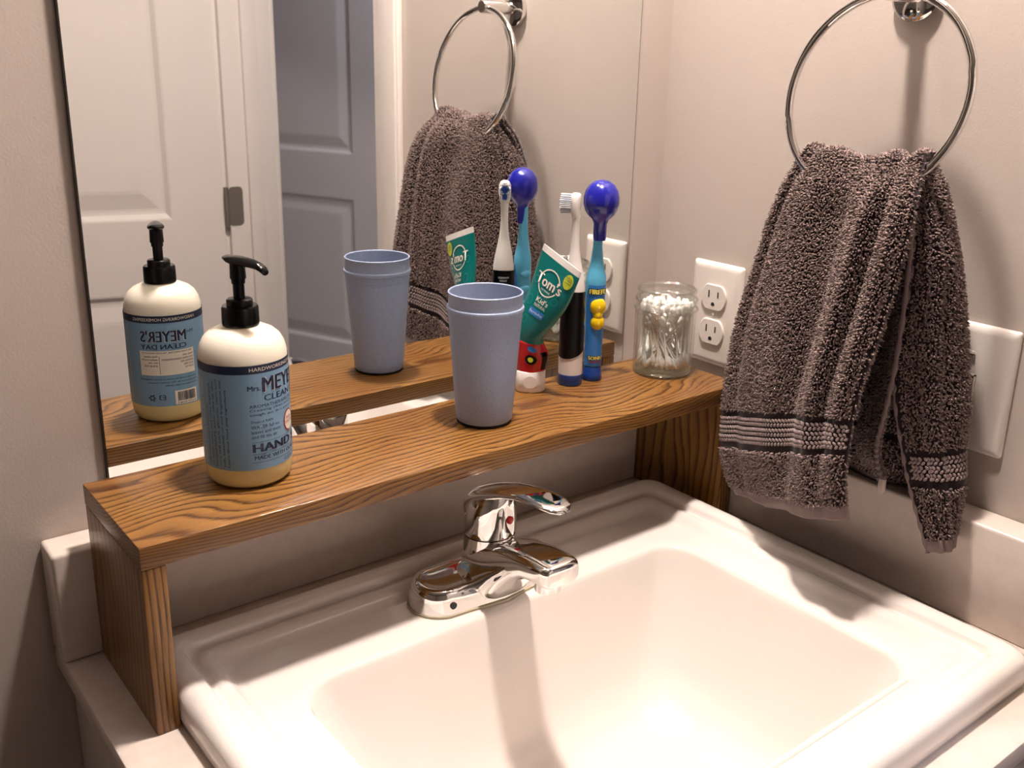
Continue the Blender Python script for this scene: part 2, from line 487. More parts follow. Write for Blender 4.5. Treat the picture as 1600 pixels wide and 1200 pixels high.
def door_leaf(name, hinge, ang, width, z0, z1, panels, label, hinges=(), flip=False):
    """leaf from the hinge point along direction ang; panelled both sides"""
    d = Vector((math.cos(ang), math.sin(ang), 0)); n = Vector((-d.y, d.x, 0)); th = 0.035
    o = empty(name, (hinge[0], hinge[1], z0), kind='structure')
    o['label'] = label
    def P(s, z, t): q = Vector((hinge[0], hinge[1], 0)) + d*s + n*t; return (q.x, q.y, z)
    st = 0.112
    bm = bmesh.new()
    def quad(s0, s1, a, b, t, rev):
        v = [bm.verts.new(P(*q)) for q in ((s0, a, t), (s1, a, t), (s1, b, t), (s0, b, t))]
        bm.faces.new(v[::-1] if rev else v)
    for t, rev in ((0.0, False), (th, True)):
        quad(0, st, z0, z1, t, rev); quad(width-st, width, z0, z1, t, rev)
        zs = [z0]+[z for p in panels for z in p]+[z1]
        for i in range(0, len(zs), 2): quad(st, width-st, zs[i], zs[i+1], t, rev)
    for (s, a) in ((0, 1), (width, 1)):
        v = [bm.verts.new(P(s, z, t)) for z, t in ((z0, 0), (z1, 0), (z1, th), (z0, th))]; bm.faces.new(v)
    for z in (z0, z1):
        v = [bm.verts.new(P(s, z, t)) for s, t in ((0, 0), (width, 0), (width, th), (0, th))]; bm.faces.new(v)
    bmesh.ops.remove_doubles(bm, verts=bm.verts[:], dist=1e-5)
    from_bm('frame', bm, M_white_paint, o, smooth=False)
    for a, b in panels:
        bm = bmesh.new()
        for t, sg in ((0.0, 1), (th, -1)):
            loops = []
            for ins, dep in ((0, 0), (0.004, 0.001), (0.014, 0.0090), (0.020, 0.0100), (0.026, 0.0100), (0.060, 0.0030), (0.068, 0.0022)):
                loops.append([bm.verts.new(P(s, z, t+sg*dep)) for s, z in ((st+ins, a+ins), (width-st-ins, a+ins), (width-st-ins, b-ins), (st+ins, b-ins))])
            for i in range(len(loops)-1):
                for k in range(4): bm.faces.new((loops[i][k], loops[i][(k+1) % 4], loops[i+1][(k+1) % 4], loops[i+1][k]))
            bm.faces.new(loops[-1])
        bmesh.ops.recalc_face_normals(bm, faces=bm.faces[:])
        from_bm('panel', bm, M_white_paint, o, smooth=False)
    return o
PAN = [(-0.62, -0.03), (0.137, 1.05)]
door1 = door_leaf('door_1', (-0.014, DO1+0.010), math.radians(180+14), 0.70, FZ+0.01, DOZ-0.02, PAN, 'white panelled door standing open into the room')
for zc in (-0.55, 0.163, 0.95):
    hg = obj('hinge', *(lambda V, F: (V, F))(*(lambda bm: ([tuple(v.co) for v in bm.verts], [[v.index for v in f.verts] for f in bm.faces]))(
        (lambda bm: (bm.verts.index_update(), bm)[1])(
            loft_bm([[(p[0], DO1+0.018+t, p[1]) for p in [(q[0], q[1]) for q in rrect(-0.004, 0.030, zc-0.0445, zc+0.0445, 0, 0.010, 5)]] for t in (0.0, 0.0016)])))), M_nickel, door1, smooth=False)
    kb = tube_bm([(-0.010, DO1+0.020, zc-0.0445), (-0.010, DO1+0.020, zc+0.0445)], 0.0055, 12)
    from_bm('hinge_knuckle', kb, M_nickel, door1)
door_leaf('door_2', (0.765, -3.13), math.atan2(0.92, 0.39), 0.74, FZ+0.01, DOZ-0.02, PAN, 'panelled door in the dim hall beyond the doorway')

hlf = empty('hall_fill_lamp', (1.0, -1.5, CZ), 'added fill lamp, a round white disc under the hall ceiling', 'fill light')  # unseen lamp added to brighten the hall and its door
lathe('frame', [(0.15, -0.0005), (0.172, -0.0005), (0.172, -0.022), (0.150, -0.026)], M_white_paint, hlf, (1.0, -1.5, CZ), 40, close=True)
lathe('fill_disc', [(0.149, -0.010), (0.12, -0.034), (0.06, -0.044), (0, -0.046)], M_hall_fill, hlf, (1.0, -1.5, CZ), 40)

# ------------------------------------------------------------------ vanity
HB, TS, HS, SG = 0.1024, 0.0385, 0.161, 0.0380   # splash height/thickness, shelf top, shelf back
XE = -0.7386                                      # left end of the counter
SX0, SX1, SY0, SY1 = -0.6880, -0.0800, -0.5500, -0.0860   # sink outline
cab = empty('vanity_cabinet', (-0.37, -0.29, FZ), 'white vanity cabinet under the counter and sink', 'cabinet')
from_bm('body', merge(box_bm(XE+0.012, -0.002, -0.54, -0.002, FZ+0.09, -0.17), box_bm(XE+0.012, XE+0.030, -0.54, -0.002, -0.17, -0.022), box_bm(-0.02, -0.002, -0.54, -0.002, -0.17, -0.022),
        box_bm(XE+0.03, -0.02, -0.02, -0.002, -0.17, -0.022), box_bm(XE+0.03, -0.02, -0.54, -0.553, -0.17, -0.022)), M_cabinet, cab, smooth=False)
box('toe_kick', (XE+0.03, -0.002, -0.48, -0.002, FZ, FZ+0.09), M_cabinet, cab)
for k in range(2):
    x0 = XE+0.02+k*0.355
    d = box('door', (x0, x0+0.34, -0.575, -0.556, FZ+0.12, -0.05), M_cabinet, cab, bev=0.004)
    kb = lathe_vf([(0.0, 0.0), (0.006, 0.001), (0.005, 0.012), (0.013, 0.017), (0.012, 0.024), (0, 0.027)], 20)
    V = [(x0+(0.31 if k == 0 else 0.03)+p[0], -0.575-p[2], -0.12+p[1]) for p in kb[0]]
    obj('knob', V, kb[1], M_nickel, d)
ct = empty('countertop', (-0.37, -0.29, 0), 'cream cultured marble counter with low splashes on two walls', 'countertop')
from_bm('slab', merge(box_bm(XE, SX0+0.012, -0.585, -0.001, -0.021, 0, 0.004), box_bm(SX1-0.012, -0.001, -0.585, -0.001, -0.021, 0, 0.003),
        box_bm(SX0+0.010, SX1-0.010, SY1-0.012, -0.001, -0.021, -0.0002), box_bm(SX0+0.010, SX1-0.010, -0.585, SY0+0.012, -0.021, -0.0002, 0.003)), M_counter, ct)
box('backsplash', (XE, -0.001, -TS, -0.0005, -0.0005, HB), M_counter, ct, bev=0.0035, seg=3)
box('side_splash', (-TS, -0.0008, -0.585, -TS+0.002, -0.0005, HB-0.0003), M_counter, ct, bev=0.0035, seg=3)

# sink
def inset(d, z, r): return rrect(SX0+d, SX1-d, SY0+d, SY1-d, z, r, 7)
def basin(d, z, r, dy=0): return rrect(-0.605+d, -0.158-d, -0.487+d*0.85, -0.200-d*0.85, z, r, 7)
D0 = 0.0120                                       # deck height
secs = [inset(0.004, -0.002, .016), inset(0.001, 0.001, .018), inset(0, 0.006, .018), inset(0, 0.016, .018), inset(0.0015, 0.0225, .018), inset(0.005, 0.0270, .018), inset(0.010, 0.0292, .018), inset(0.016, 0.0295, .017), inset(0.0225, 0.0282, .015),
        inset(0.0250, 0.0252, .014), inset(0.0264, 0.0205, .014), inset(0.029, 0.0196, .014), inset(0.0325, 0.0216, .013), inset(0.0365, 0.0222, .013), inset(0.0405, 0.0212, .013), inset(0.0445, 0.0175, .013), inset(0.049, D0+.0015, .014), inset(0.055, D0, .016),
        basin(-0.010, D0-.0003, .040), basin(-0.003, D0-.0008, .036), basin(0.0005, D0-.0025, .034), basin(0.0025, D0-.006, .033), basin(0.0050, D0-.014, .033), basin(0.014, -0.030, .034), basin(0.027, -0.064, .038), basin(0.040, -0.096, .044), basin(0.052, -0.116, .050), basin(0.072, -0.130, .054), basin(0.096, -0.136, .050), basin(0.125, -0.1395, .035)]
sk = empty('sink', (-0.383, -0.31, 0), 'white porcelain drop-in sink with a stepped rectangular rim', 'sink')
bm = loft_bm(secs, cap=False)
dc = bm.verts.new((-0.3815, -0.3435, -0.142)); last = [v for v in bm.verts if abs(v.co.z+0.1395) < 1e-5]
last.sort(key=lambda v: math.atan2(v.co.y+0.3435, v.co.x+0.3815))
for i in range(len(last)): 
    try: bm.faces.new((last[i], last[(i+1) % len(last)], dc))
    except ValueError: pass
bmesh.ops.recalc_face_normals(bm, faces=bm.faces[:])
from_bm('bowl', bm, M_porcelain, sk, True, None)
lathe('drain', [(0.0, -0.1395), (0.018, -0.1393), (0.021, -0.1378), (0.0215, -0.1395), (0.0215, -0.142)], M_chrome, sk, (-0.3815, -0.3435, 0), 32)

# ------------------------------------------------------------------ mirror
mr = empty('mirror', (-0.3675, -0.003, HB+0.001), 'large frameless wall mirror behind the wooden shelf', 'mirror')
MX0, MX1, MZ0, MZ1 = -0.6786, -0.0564, HB+0.001, 0.98
box('glass_edge', (MX0, MX1, -0.0055, -0.0005, MZ0, MZ1), M_mirror_edge, mr)
obj('mirror_face', [(MX0+.001, -0.006, MZ0), (MX1-.001, -0.006, MZ0), (MX1-.001, -0.006, MZ1), (MX0+.001, -0.006, MZ1)], [(0, 1, 2, 3)], M_mirror, mr, smooth=False)

# ------------------------------------------------------------------ vanity light above the mirror (out of frame)
LX, LY, LZ = -0.33, -0.255, 1.45
vl = empty('wall_light', (LX, -0.02, LZ), 'wall light above the mirror, its white bell shade added to block upward light', 'wall light')
lathe('back_plate', [(0, -0.003), (0.055, -0.003), (0.058, 0.004), (0.05, 0.016), (0, 0.02)], M_chrome, vl, (0, 0, 0), 40)
bp_ = [o for o in bpy.data.objects if o.parent == vl][0]
bp_.location = (0, 0.017, 0.05); bp_.data.transform(Matrix.Translation(Vector((LX, -0.02, LZ)))); bp_.rotation_euler = (math.pi/2, 0, 0)
from_bm('arm', tube_bm([(LX, -0.015, LZ+.05), (LX, LY*.5, LZ+.085), (LX, LY*.85, LZ+.085), (LX, LY, LZ+.07)], 0.006, 10), M_chrome, vl)
lathe('shade', [(0.018, 0.040), (0.030, 0.034), (0.052, 0.018), (0.066, -0.004), (0.068, -0.010), (0.066, -0.010), (0.064, -0.004), (0.050, 0.016), (0.029, 0.032), (0.018, 0.038)], M_cabinet, vl, (LX, LY, LZ), 48, close=True)  # bell added over the globe to keep its light off the ceiling
lathe('socket', [(0.0, 0.0), (0.016, 0), (0.020, 0.012), (0.012, 0.04), (0, 0.042)], M_chrome, vl, (LX, LY, LZ+.031), 24)
lathe('globe', [(0.038*math.sin(math.pi*i/16), -0.038*math.cos(math.pi*i/16)) for i in range(17)], M_globe, vl, (LX, LY, LZ), 32)

# ------------------------------------------------------------------ shelf
SL0, SL1, SYF, BT = -0.7077, -0.0392, -0.1785, 0.0187
sh = empty('wooden_shelf', ((SL0+SL1)/2, (SYF-SG)/2, 0), 'stained oak counter shelf standing over the sink', 'shelf')
box('top_board', (SL0, SL1, SYF, -SG-0.0005, HS-BT, HS), M_oak_x, sh, bev=0.0012, at=(-0.37, -0.108, HS))
box('leg', (SL0+0.0004, SL0+BT, SYF+0.0008, -SG-0.0005, 0.0003, HS-BT-0.0004), M_oak_z, sh, bev=0.0009, at=(SL0, -0.108, 0.05))
box('leg', (SL1-BT, SL1-0.0004, SYF+0.0008, -SG-0.0005, 0.0003, HS-BT-0.0004), M_oak_z, sh, bev=0.0009, at=(SL1, -0.128, 0.02))

# ------------------------------------------------------------------ faucet
FX, FY, DZ = -0.383, -0.159, 0.0120
fa = empty('faucet', (FX, FY, DZ), 'chrome single-lever faucet on the back deck of the sink', 'faucet')
def stadium(hl, hw, z, yo=0.0, bulge=0.0, n=14):
    """hl half length incl. round ends, hw half width"""
    out = []
    for k in range(4*n):
        a = 2*math.pi*k/(4*n); c, s = math.cos(a), math.sin(a)
        x = (hl-hw)*(1 if c > 0 else -1)*min(1, abs(c)*6) + hw*c
        y = hw*s
        if y < 0: y -= bulge*math.exp(-(x/0.03)**2)
        out.append((FX+x, FY+yo+y, z))
    return out
from_bm('gasket', loft_bm([stadium(.0815, .0305, DZ, 0, .006), stadium(.0815, .0305, DZ+.0022, 0, .006)]), M_gasket, fa)
base_secs = [stadium(.0805, .0295, DZ+.002, 0, .005), stadium(.0800, .0290, DZ+.010, 0, .004), stadium(.0775, .0275, DZ+.021, 0, .002), stadium(.0755, .0258, DZ+.0245, 0, 0), stadium(.0730, .0235, DZ+.0256), stadium(.068, .019, DZ+.0248), stadium(.060, .012, DZ+.0240)]
from_bm('base', loft_bm(base_secs), M_chrome, fa, autosmooth=60)
# central column
col_y = -0.166
def ring_sec(cx, cy, z, rx, ry, n=40, tilt=0.0):
    return [(cx+rx*math.cos(2*math.pi*k/n), cy+ry*math.sin(2*math.pi*k/n), z+tilt*ry*math.sin(2*math.pi*k/n)) for k in range(n)]
CZ_ = 0.0035
colsecs = [ring_sec(FX, col_y+.002, DZ+.016, .036, .029), ring_sec(FX, col_y+.001, DZ+.024, .0305, .0275), ring_sec(FX, col_y, CZ_+.038, .0265, .0252), ring_sec(FX, col_y-.001, CZ_+.050, .0250, .0245), ring_sec(FX, col_y-.002, CZ_+.062, .0244, .0244), ring_sec(FX, col_y-.003, CZ_+.0710, .0242, .0242, tilt=-.06)]
from_bm('column', loft_bm(colsecs), M_chrome, fa, autosmooth=60)
# spout, lofted along -y
def sq_sec(y, hw, zt, zb, e=3.2, n=36, crown=0.0):
    out = []
    for k in range(n):
        a = 2*math.pi*k/n; c, s = math.cos(a), math.sin(a)
        x = hw*math.copysign(abs(c)**(2/e), c); z = (zt+zb)/2 + (zt-zb)/2*math.copysign(abs(s)**(2/e), s)
        if s > 0: z += crown*(1-(x/hw)**2)
        out.append((FX+x, y, z))
    return out
sp = [sq_sec(-.158, .0262, .066, .014), sq_sec(-.178, .0268, .070, .014), sq_sec(-.192, .0265, .0745, .016), sq_sec(-.203, .0255, .0785, .024), sq_sec(-.214, .0246, .0820, .038), sq_sec(-.228, .0238, .0852, .0535), sq_sec(-.242, .0232, .0872, .0630), sq_sec(-.256, .0226, .0880, .0655), sq_sec(-.2655, .0217, .0878, .0655, 4), sq_sec(-.2715, .0203, .0872, .0658, 4), sq_sec(-.2745, .0185, .0862, .0664, 4), sq_sec(-.2756, .0165, .0848, .0675, 4)]
from_bm('spout', loft_bm(sp), M_chrome, fa, autosmooth=70)
lathe('aerator', [(0.0105, 0.0), (0.0118, 0.001), (0.0118, 0.009), (0.0122, 0.010), (0.0122, 0.016)], M_chrome, fa, (FX, -.2550, .0530), 32)
# handle: cap and lever
cap = [ring_sec(FX, col_y-.003, CZ_+.0718, .0240, .0240, tilt=-.06), ring_sec(FX, col_y-.003, CZ_+.0732, .0248, .0248, tilt=-.06), ring_sec(FX, col_y-.0035, CZ_+.086, .0243, .0243, tilt=.0), ring_sec(FX, col_y-.004, CZ_+.098, .0232, .0236, tilt=-.15), ring_sec(FX, col_y-.005, CZ_+.108, .0205, .0220, tilt=-.25), ring_sec(FX, col_y-.007, CZ_+.1150, .0150, .018, tilt=-.3), ring_sec(FX, col_y-.009, CZ_+.1180, .006, .008, tilt=-.3)]
hd = from_bm('handle', loft_bm(cap), M_chrome, fa, autosmooth=60)
def lev_sec(y, z, hw, th, cup=0.0, n=28, slope=0.3):
    out = []
    for k in range(n):
        a = 2*math.pi*k/n; c, s = math.cos(a), math.sin(a)
        x = hw*c; t = th*math.copysign(abs(s)**0.8, s) - (cup*(1-(c*c)) if s > 0 else -cup*0.2*(1-c*c)) 
        out.append((FX+x, y - t*slope*-1, z+t))
    return out
lv = [lev_sec(-.1420, .084, .006, .004), lev_sec(-.1455, .094, .0145, .008), lev_sec(-.1530, .1050, .0200, .0095), lev_sec(-.166, .1145, .0212, .0088), lev_sec(-.184, .1225, .0195, .0068), lev_sec(-.203, .1295, .0175, .0054), lev_sec(-.222, .1345, .0165, .0045, .001), lev_sec(-.241, .1375, .0162, .0040, .0015), lev_sec(-.258, .1380, .0154, .0036, .0012), lev_sec(-.268, .1372, .0122, .0030), lev_sec(-.2732, .1362, .006, .0020)]
from_bm('lever', loft_bm(lv), M_chrome, hd, autosmooth=70)
a = math.radians(-80); q = Vector((FX+.0240*math.cos(a), col_y-.004+.0241*math.sin(a), CZ_+.092))
t1 = Vector((-math.sin(a), math.cos(a), 0)); nn = Vector((math.cos(a), math.sin(a), 0))
from_bm('red_dot', loft_bm([[q+nn*d+t1*(.0042*s_*math.cos(2*math.pi*k/20))+Vector((0, 0, .0038*s_*math.sin(2*math.pi*k/20))) for k in range(20)] for d, s_ in ((-.001, 1), (.0012, .95), (.0018, .6))]), M_red, hd)
from_bm('lift_rod', merge(tube_bm([(FX+.004, -.1295, DZ+.02), (FX+.004, -.1285, .073)], .0022, 10), tube_bm([(FX+.004, -.1285, .071), (FX+.004, -.1285, .0735), (FX+.004, -.1285, .0765)], [.0045, .0062, .004], 16)), M_chrome, fa)
from_bm('set_screw', loft_bm([[(-.4378+.0034*math.cos(2*math.pi*k/16), -.1880+d, .0235+.0034*math.sin(2*math.pi*k/16)) for k in range(16)] for d in (.002, -.0004)]), M_slot, fa)

# ------------------------------------------------------------------ towel ring
tr = empty('towel_ring', (0, -.3105, .568), 'round chrome towel ring on the right-hand wall', 'towel ring')
def xlathe(name, prof, m, parent, y, z, seg=40):
    V, F = lathe_vf(prof, seg)
    V = [(-p[2], y+p[0], z+p[1]) for p in V]
    bm = bmesh.new(); bv = [bm.verts.new(v) for v in V]
    for f in F:
        bm.faces.new([bv[i] for i in f])
    bmesh.ops.remove_doubles(bm, verts=bm.verts[:], dist=1e-6); bmesh.ops.recalc_face_normals(bm, faces=bm.faces[:])
    return from_bm(name, bm, m, parent, True, 45)
xlathe('wall_plate', [(0, 0.0005), (.0245, .0005), (.0250, .003), (.0245, .007), (.021, .0095), (.0, .0105)], M_chrome, tr, -.3085, .569)
xlathe('post', [(0, .008), (.0088, .008), (.0088, .056), (.0078, .058), (.0, .0585)], M_chrome, tr, -.3105, .5695)
RC = Vector((-.0671, -.3166, .4796)); RR = .0901; RT = .1836
def ringpt(t, r=RR):
    u, v = r*math.cos(t), r*math.sin(t)
    return Vector((RC.x+v*math.sin(RT), RC.y+u, RC.z+v*math.cos(RT)))
from_bm('ring', tube_bm([ringpt(2*math.pi*k/96) for k in range(96)], .0041, 14, closed=True), M_chrome, tr, autosmooth=None)

# ------------------------------------------------------------------ outlet and switch on the right wall
def plate_bm(y0, y1, z0, z1):
    # y0 > y1 ; loops towards the room (-x)
    secs = []
    for ins, d in ((0, 0.0005), (0, .0022), (.0012, .0042), (.0045, .0060), (.008, .0064)):
        secs.append([(-d, p[0], p[1]) for p in rrect(y1+ins, y0-ins, z0+ins, z1-ins, 0, .003, 4)])
    return loft_bm(secs)
OY, OZ, PW, PH = -.065, .1584, .0744, .1228
ol = empty('wall_outlet', (0, OY-PW/2, OZ+PH/2), 'white duplex outlet above the shelf beside the jar', 'outlet')
from_bm('cover_plate', plate_bm(OY, OY-PW, OZ, OZ+PH), M_device, ol, autosmooth=60)
for sgn in (1, -1):
    cy, cz = OY-PW/2, OZ+PH/2+sgn*.0208
    pts = []
    for k in range(48):
        a = 2*math.pi*k/48; y, z = .0186*math.cos(a), .0186*math.sin(a)
        pts.append((y, max(-.0150, min(.0150, z))))
    rec = from_bm('receptacle', loft_bm([[(-d, cy+p[0]*s_, cz+p[1]*s_) for p in pts] for d, s_ in ((.006, 1.0), (.0082, 1.0), (.0090, .96))]), M_device, ol, autosmooth=40)
    for dy, hh in ((.0068, .0042), (-.0068, .0036)):
        box('slot', (-.0093, -.0085, cy+dy-.00085, cy+dy+.00085, cz+.0038-hh, cz+.0038+hh), M_slot, rec)
    from_bm('ground_slot', loft_bm([[(-d, cy+.0026*math.cos(2*math.pi*k/16), cz-.0085+.0028*max(-.55, math.sin(2*math.pi*k/16))) for k in range(16)] for d in (.0085, .0093)]), M_slot, rec)
xlathe('screw', [(0, .006), (.0024, .006), (.0024, .0070), (.0016, .0076), (0, .0078)], M_device, ol, OY-PW/2, OZ+PH/2, 16)

SWY, SWZ, SW, SH = -.3751, .1554, .0807, .1228
sw = empty('light_switch', (0, SWY-SW/2, SWZ+SH/2), 'white toggle light switch half hidden behind the towel', 'light switch')
from_bm('cover_plate', plate_bm(SWY, SWY-SW, SWZ, SWZ+SH), M_device, sw, autosmooth=60)
cy, cz = SWY-SW/2, SWZ+SH/2
from_bm('toggle_frame', merge(box_bm(-.0076, -.006, cy-.0068, cy-.0052, cz-.0135, cz+.0135), box_bm(-.0076, -.006, cy+.0052, cy+.0068, cz-.0135, cz+.0135), box_bm(-.0076, -.006, cy-.0068, cy+.0068, cz+.0120, cz+.0135), box_bm(-.0076, -.006, cy-.0068, cy+.0068, cz-.0135, cz-.0120)), M_device, sw, smooth=False)
box('toggle_recess', (-.0066, -.006, cy-.0052, cy+.0052, cz-.012, cz+.012), M_slot, sw)
from_bm('toggle', loft_bm([[(-x, cy+dy, z+dz) for dy, dz in ((-.0042, -.006*s_), (.0042, -.006*s_), (.0042, .006*s_), (-.0042, .006*s_))] for x, z, s_ in ((.0055, cz+.002, 1.2), (.012, cz+.006, .95), (.0165, cz+.009, .7))]), M_device, sw, smooth=False)
for s_ in (1, -1):
    sc = xlathe('screw', [(0, .006), (.0032, .006), (.0032, .0072), (.0020, .0082), (0, .0085)], M_screw, sw, cy, cz+s_*.0325, 18)
    box('screw_slot', (-.0089, -.0078, cy-.0028, cy+.0028, cz+s_*.0325-.0004, cz+s_*.0325+.0004), M_slot, sc)

# ------------------------------------------------------------------ soap bottle
BX, BY = -.588, -.100
sb = empty('soap_bottle', (BX, BY, HS), 'hand soap pump bottle with blue label, on the left of the shelf', 'soap bottle')
BR = .0358
prof = [(0, .0006), (.027, .0004), (.0305, .0012), (.0335, .004), (.0350, .009), (.0357, .015), (BR, .022), (BR, .060), (BR, .100), (.0357, .1065), (.0351, .112), (.0336, .118), (.0306, .1235), (.0262, .1275), (.0205, .1302), (.0150, .1318), (.0135, .1325), (.0135, .136), (0, .136)]
lathe('bottle_body', prof, M_bottle, sb, (BX, BY, HS), 72, autosmooth=60)
# label sheet, wraps all but a seam
FRONT = math.radians(-47); BACK = math.radians(108)
def bsurf(a0):
    return lambda u, v, off: (BX+(BR+off)*math.cos(a0+u/BR), BY+(BR+off)*math.sin(a0+u/BR), HS+v)
lab = wrap('label', [rect_uv(-BR*math.pi, BR*math.pi, .0185, .1003, .002)], bsurf(FRONT), .00025, M_label, sb)
wrap('label_band', [rect_uv(-BR*math.pi, BR*math.pi, .1003, .1073, .002)], bsurf(FRONT), .00027, M_navy, lab)
F_ = bsurf(FRONT)
wrap('band_lettering', [text_uv('HARDWORKING HOMEKEEPING', 0, .1023, .074, .0030, 'C')], F_, .00045, M_cream, lab)
wrap('title_shadow', [text_uv("MEYER'S", -.0262, .0838, .054, .0135, 'L', bold=.012)], bsurf(FRONT), .00040, M_cream, lab)
navy = [text_uv('Mrs.', -.0390, .0862, None, .0042, 'L', bold=.01), text_uv("MEYER'S", -.0268, .0842, .054, .0130, 'L', bold=.013),
        text_uv('CLEAN DAY', -.0262, .0766, .052, .0052, 'L', bold=.01), text_uv('AROMATHERAPEUTIC HOUSEHOLD', -.0385, .0718, .076, .0026),
        text_uv('Creating clean and happy homes,', -.0385, .0682, .070, .0026), text_uv('tough on dirt and grime always', -.0385, .0645, .068, .0026),
        text_uv('Drops of RAIN', -.0380, .0582, None, .0028), text_uv('WATER fall on', -.0380, .0540, None, .0028), text_uv('leaves and moss', -.0380, .0498, None, .0028), text_uv('and fill the air', -.0380, .0456, None, .0028),
        rect_uv(-.038, .038, .0422, .0425), text_uv('HAND SOAP', -.0372, .0338, .074, .0072, 'L', bold=.025), rect_uv(-.038, .038, .0318, .0321),
        text_uv('MADE WITH OLIVE OIL & ALOE', -.0365, .0272, .072, .0034, 'L', bold=.01), rect_uv(-.038, .038, .0248, .0251), text_uv('12.5 FL OZ', .0, .0205, None, .0028, 'C')]
wrap('front_lettering', navy, F_, .00055, M_navy, lab)
wrap('scent_badge', [disc_uv(.0, .0535, .0075, .0095)], F_, .0006, M_redprint, lab)
wrap('scent_badge_centre', [disc_uv(.0, .0535, .0065, .0084)], F_, .0008, M_cream, lab)
wrap('scent_lettering', [text_uv('RAIN', 0, .0548, None, .0026, 'C'), text_uv('WATER', 0, .0512, None, .0026, 'C')], F_, .0010, M_redprint, lab)
# small upright lines on the side panel
SIDE = math.radians(-112-45)
side = []
rs = random.Random(3)
def vert_text(s, u, v, h, w):
    b = text_uv(s, 0, 0, w, h, cut=1)
    for q in b.verts:
        x, y = q.co.x, q.co.y; q.co = Vector((u-y, v+x, 0))
    return b
for i, (s, w_) in enumerate((('DIRECTIONS: pump a dollop in palm', .052), ('of hand, lather and rinse well with', .070), ('INGREDIENTS: water, olive oil, aloe', .072), ('vera leaf juice, glycerin, citric acid', .074), ('salt, essential oil and fragrance oils', .074), ('Learn about hand soap ingredients', .066))):
    side.append(vert_text(s, -.006+i*.0038, .0215, .0024, w_))
wrap('side_lettering', side, bsurf(SIDE), .00045, M_navy, lab)
side2 = [vert_text('HAND SOAP hand soap hand soap', -.0165, .0215, .0030, .074), vert_text('HAND SOAP jabon para manos', -.0115, .0215, .0030, .072)]
wrap('side_title', side2, bsurf(SIDE), .00045, M_cream, lab)
B_ = bsurf(BACK)
wrap('back_band_lettering', [text_uv('HARDWORKING HOMEKEEPING', 0, .1023, .060, .0030, 'C')], B_, .00045, M_cream, lab)
wrap('back_title_shadow', [text_uv("MEYER'S", -.0182, .0818, .042, .0115, 'L', bold=.012)], B_, .00040, M_cream, lab)
wrap('back_lettering', [text_uv('Mrs.', -.0270, .0885, None, .0034), text_uv("MEYER'S", -.0187, .0822, .042, .0110, 'L', bold=.013), text_uv('CLEAN DAY', -.0187, .0752, .042, .0048, 'L', bold=.01),
     text_uv('Naturally derived. Not tested on animals, biodegradable', -.0265, .0445, .054, .0020), text_uv('Manufactured for The Caldrea Company', -.0265, .0412, .046, .0020), text_uv('Minneapolis USA 55402', -.0265, .0380, .030, .0020)], B_, .00055, M_navy, lab)
wrap('back_panel', [rect_uv(-.0262, .0255, .0495, .0735)], B_, .00042, M_cream, lab)
pn = [text_uv('WE MAKE EFFECTIVE, TRUSTED PRODUCTS', -.024, .0706, .047, .0018), text_uv('Made with:', -.025, .0672, .011, .0019), text_uv('PLANT DERIVED CLEANING INGREDIENTS', -.025, .0640, .030, .0018), text_uv('ESSENTIAL OILS', -.025, .0610, .013, .0018), text_uv('ALOE VERA', -.025, .0580, .010, .0018), text_uv('OLIVE OIL', -.025, .0550, .009, .0018),
      text_uv('Made without:', .0085, .0672, .013, .0019), text_uv('PARABENS, PHTHALATES', .0085, .0640, .015, .0018), text_uv('MEA, DEA', .0085, .0610, .009, .0018), text_uv('ARTIFICIAL COLOR', .0085, .0580, .013, .0018), rect_uv(.0068, .0071, .0505, .0685)]
bars = []; u = .0; rb = random.Random(5)
wrap('barcode_panel', [rect_uv(-.0262, -.0045, .0195, .0335)], B_, .00042, M_cream, lab)
u = -.0240
while u < -.0068:
    wd = rb.choice((.0003, .0005, .0008)); bars.append(rect_uv(u, u+wd, .0230, .0322)); u += wd+rb.choice((.0003, .0005))
wrap('back_small_print', pn+bars+[text_uv('0 41777 45180 2', -.0245, .0202, .018, .0018), ring_uv(.0165, .0270, .0042, .0042, .0012, 3), ring_uv(.0165, .0270, .0036, .0036, .0010, 3, 60, 420), text_uv('E3', .004, .0250, None, .0050)], B_, .0006, M_navy, lab)
# pump
pc = (BX, BY, HS)
lathe('collar', [(.0, .1325), (.0146, .1325), (.0149, .134), (.0147, .147), (.0138, .1485), (.0105, .1487), (.0105, .1530), (.0095, .1540), (0, .1540)], M_black, sb, pc, 48)
pump = lathe('pump_stem', [(.0046, .150), (.0046, .1660), (.0054, .1665), (.0056, .1700), (.0064, .1705), (.0062, .1770), (.0060, .1830), (0, .1835)], M_black, sb, pc, 32)
pd = Vector((.30, -.95, 0)).normalized(); ps = Vector((pd.y, -pd.x, 0))
def nz(s, z, hw, th):
    c = Vector((BX, BY, HS+z)) + pd*s
    return [c + ps*(hw*math.cos(2*math.pi*k/20)) + Vector((0, 0, th*math.sin(2*math.pi*k/20))) for k in range(20)]
from_bm('nozzle', loft_bm([nz(-.0135, .1862, .0022, .0012), nz(-.012, .1862, .0052, .0018), nz(-.006, .1852, .0075, .0030), nz(0, .1848, .0078, .0040), nz(.008, .1848, .0068, .0038), nz(.017, .1845, .0056, .0034), nz(.025, .1835, .0048, .0030), nz(.030, .1815, .0042, .0028), nz(.0325, .1795, .0034, .0024)]), M_black, pump, autosmooth=60)

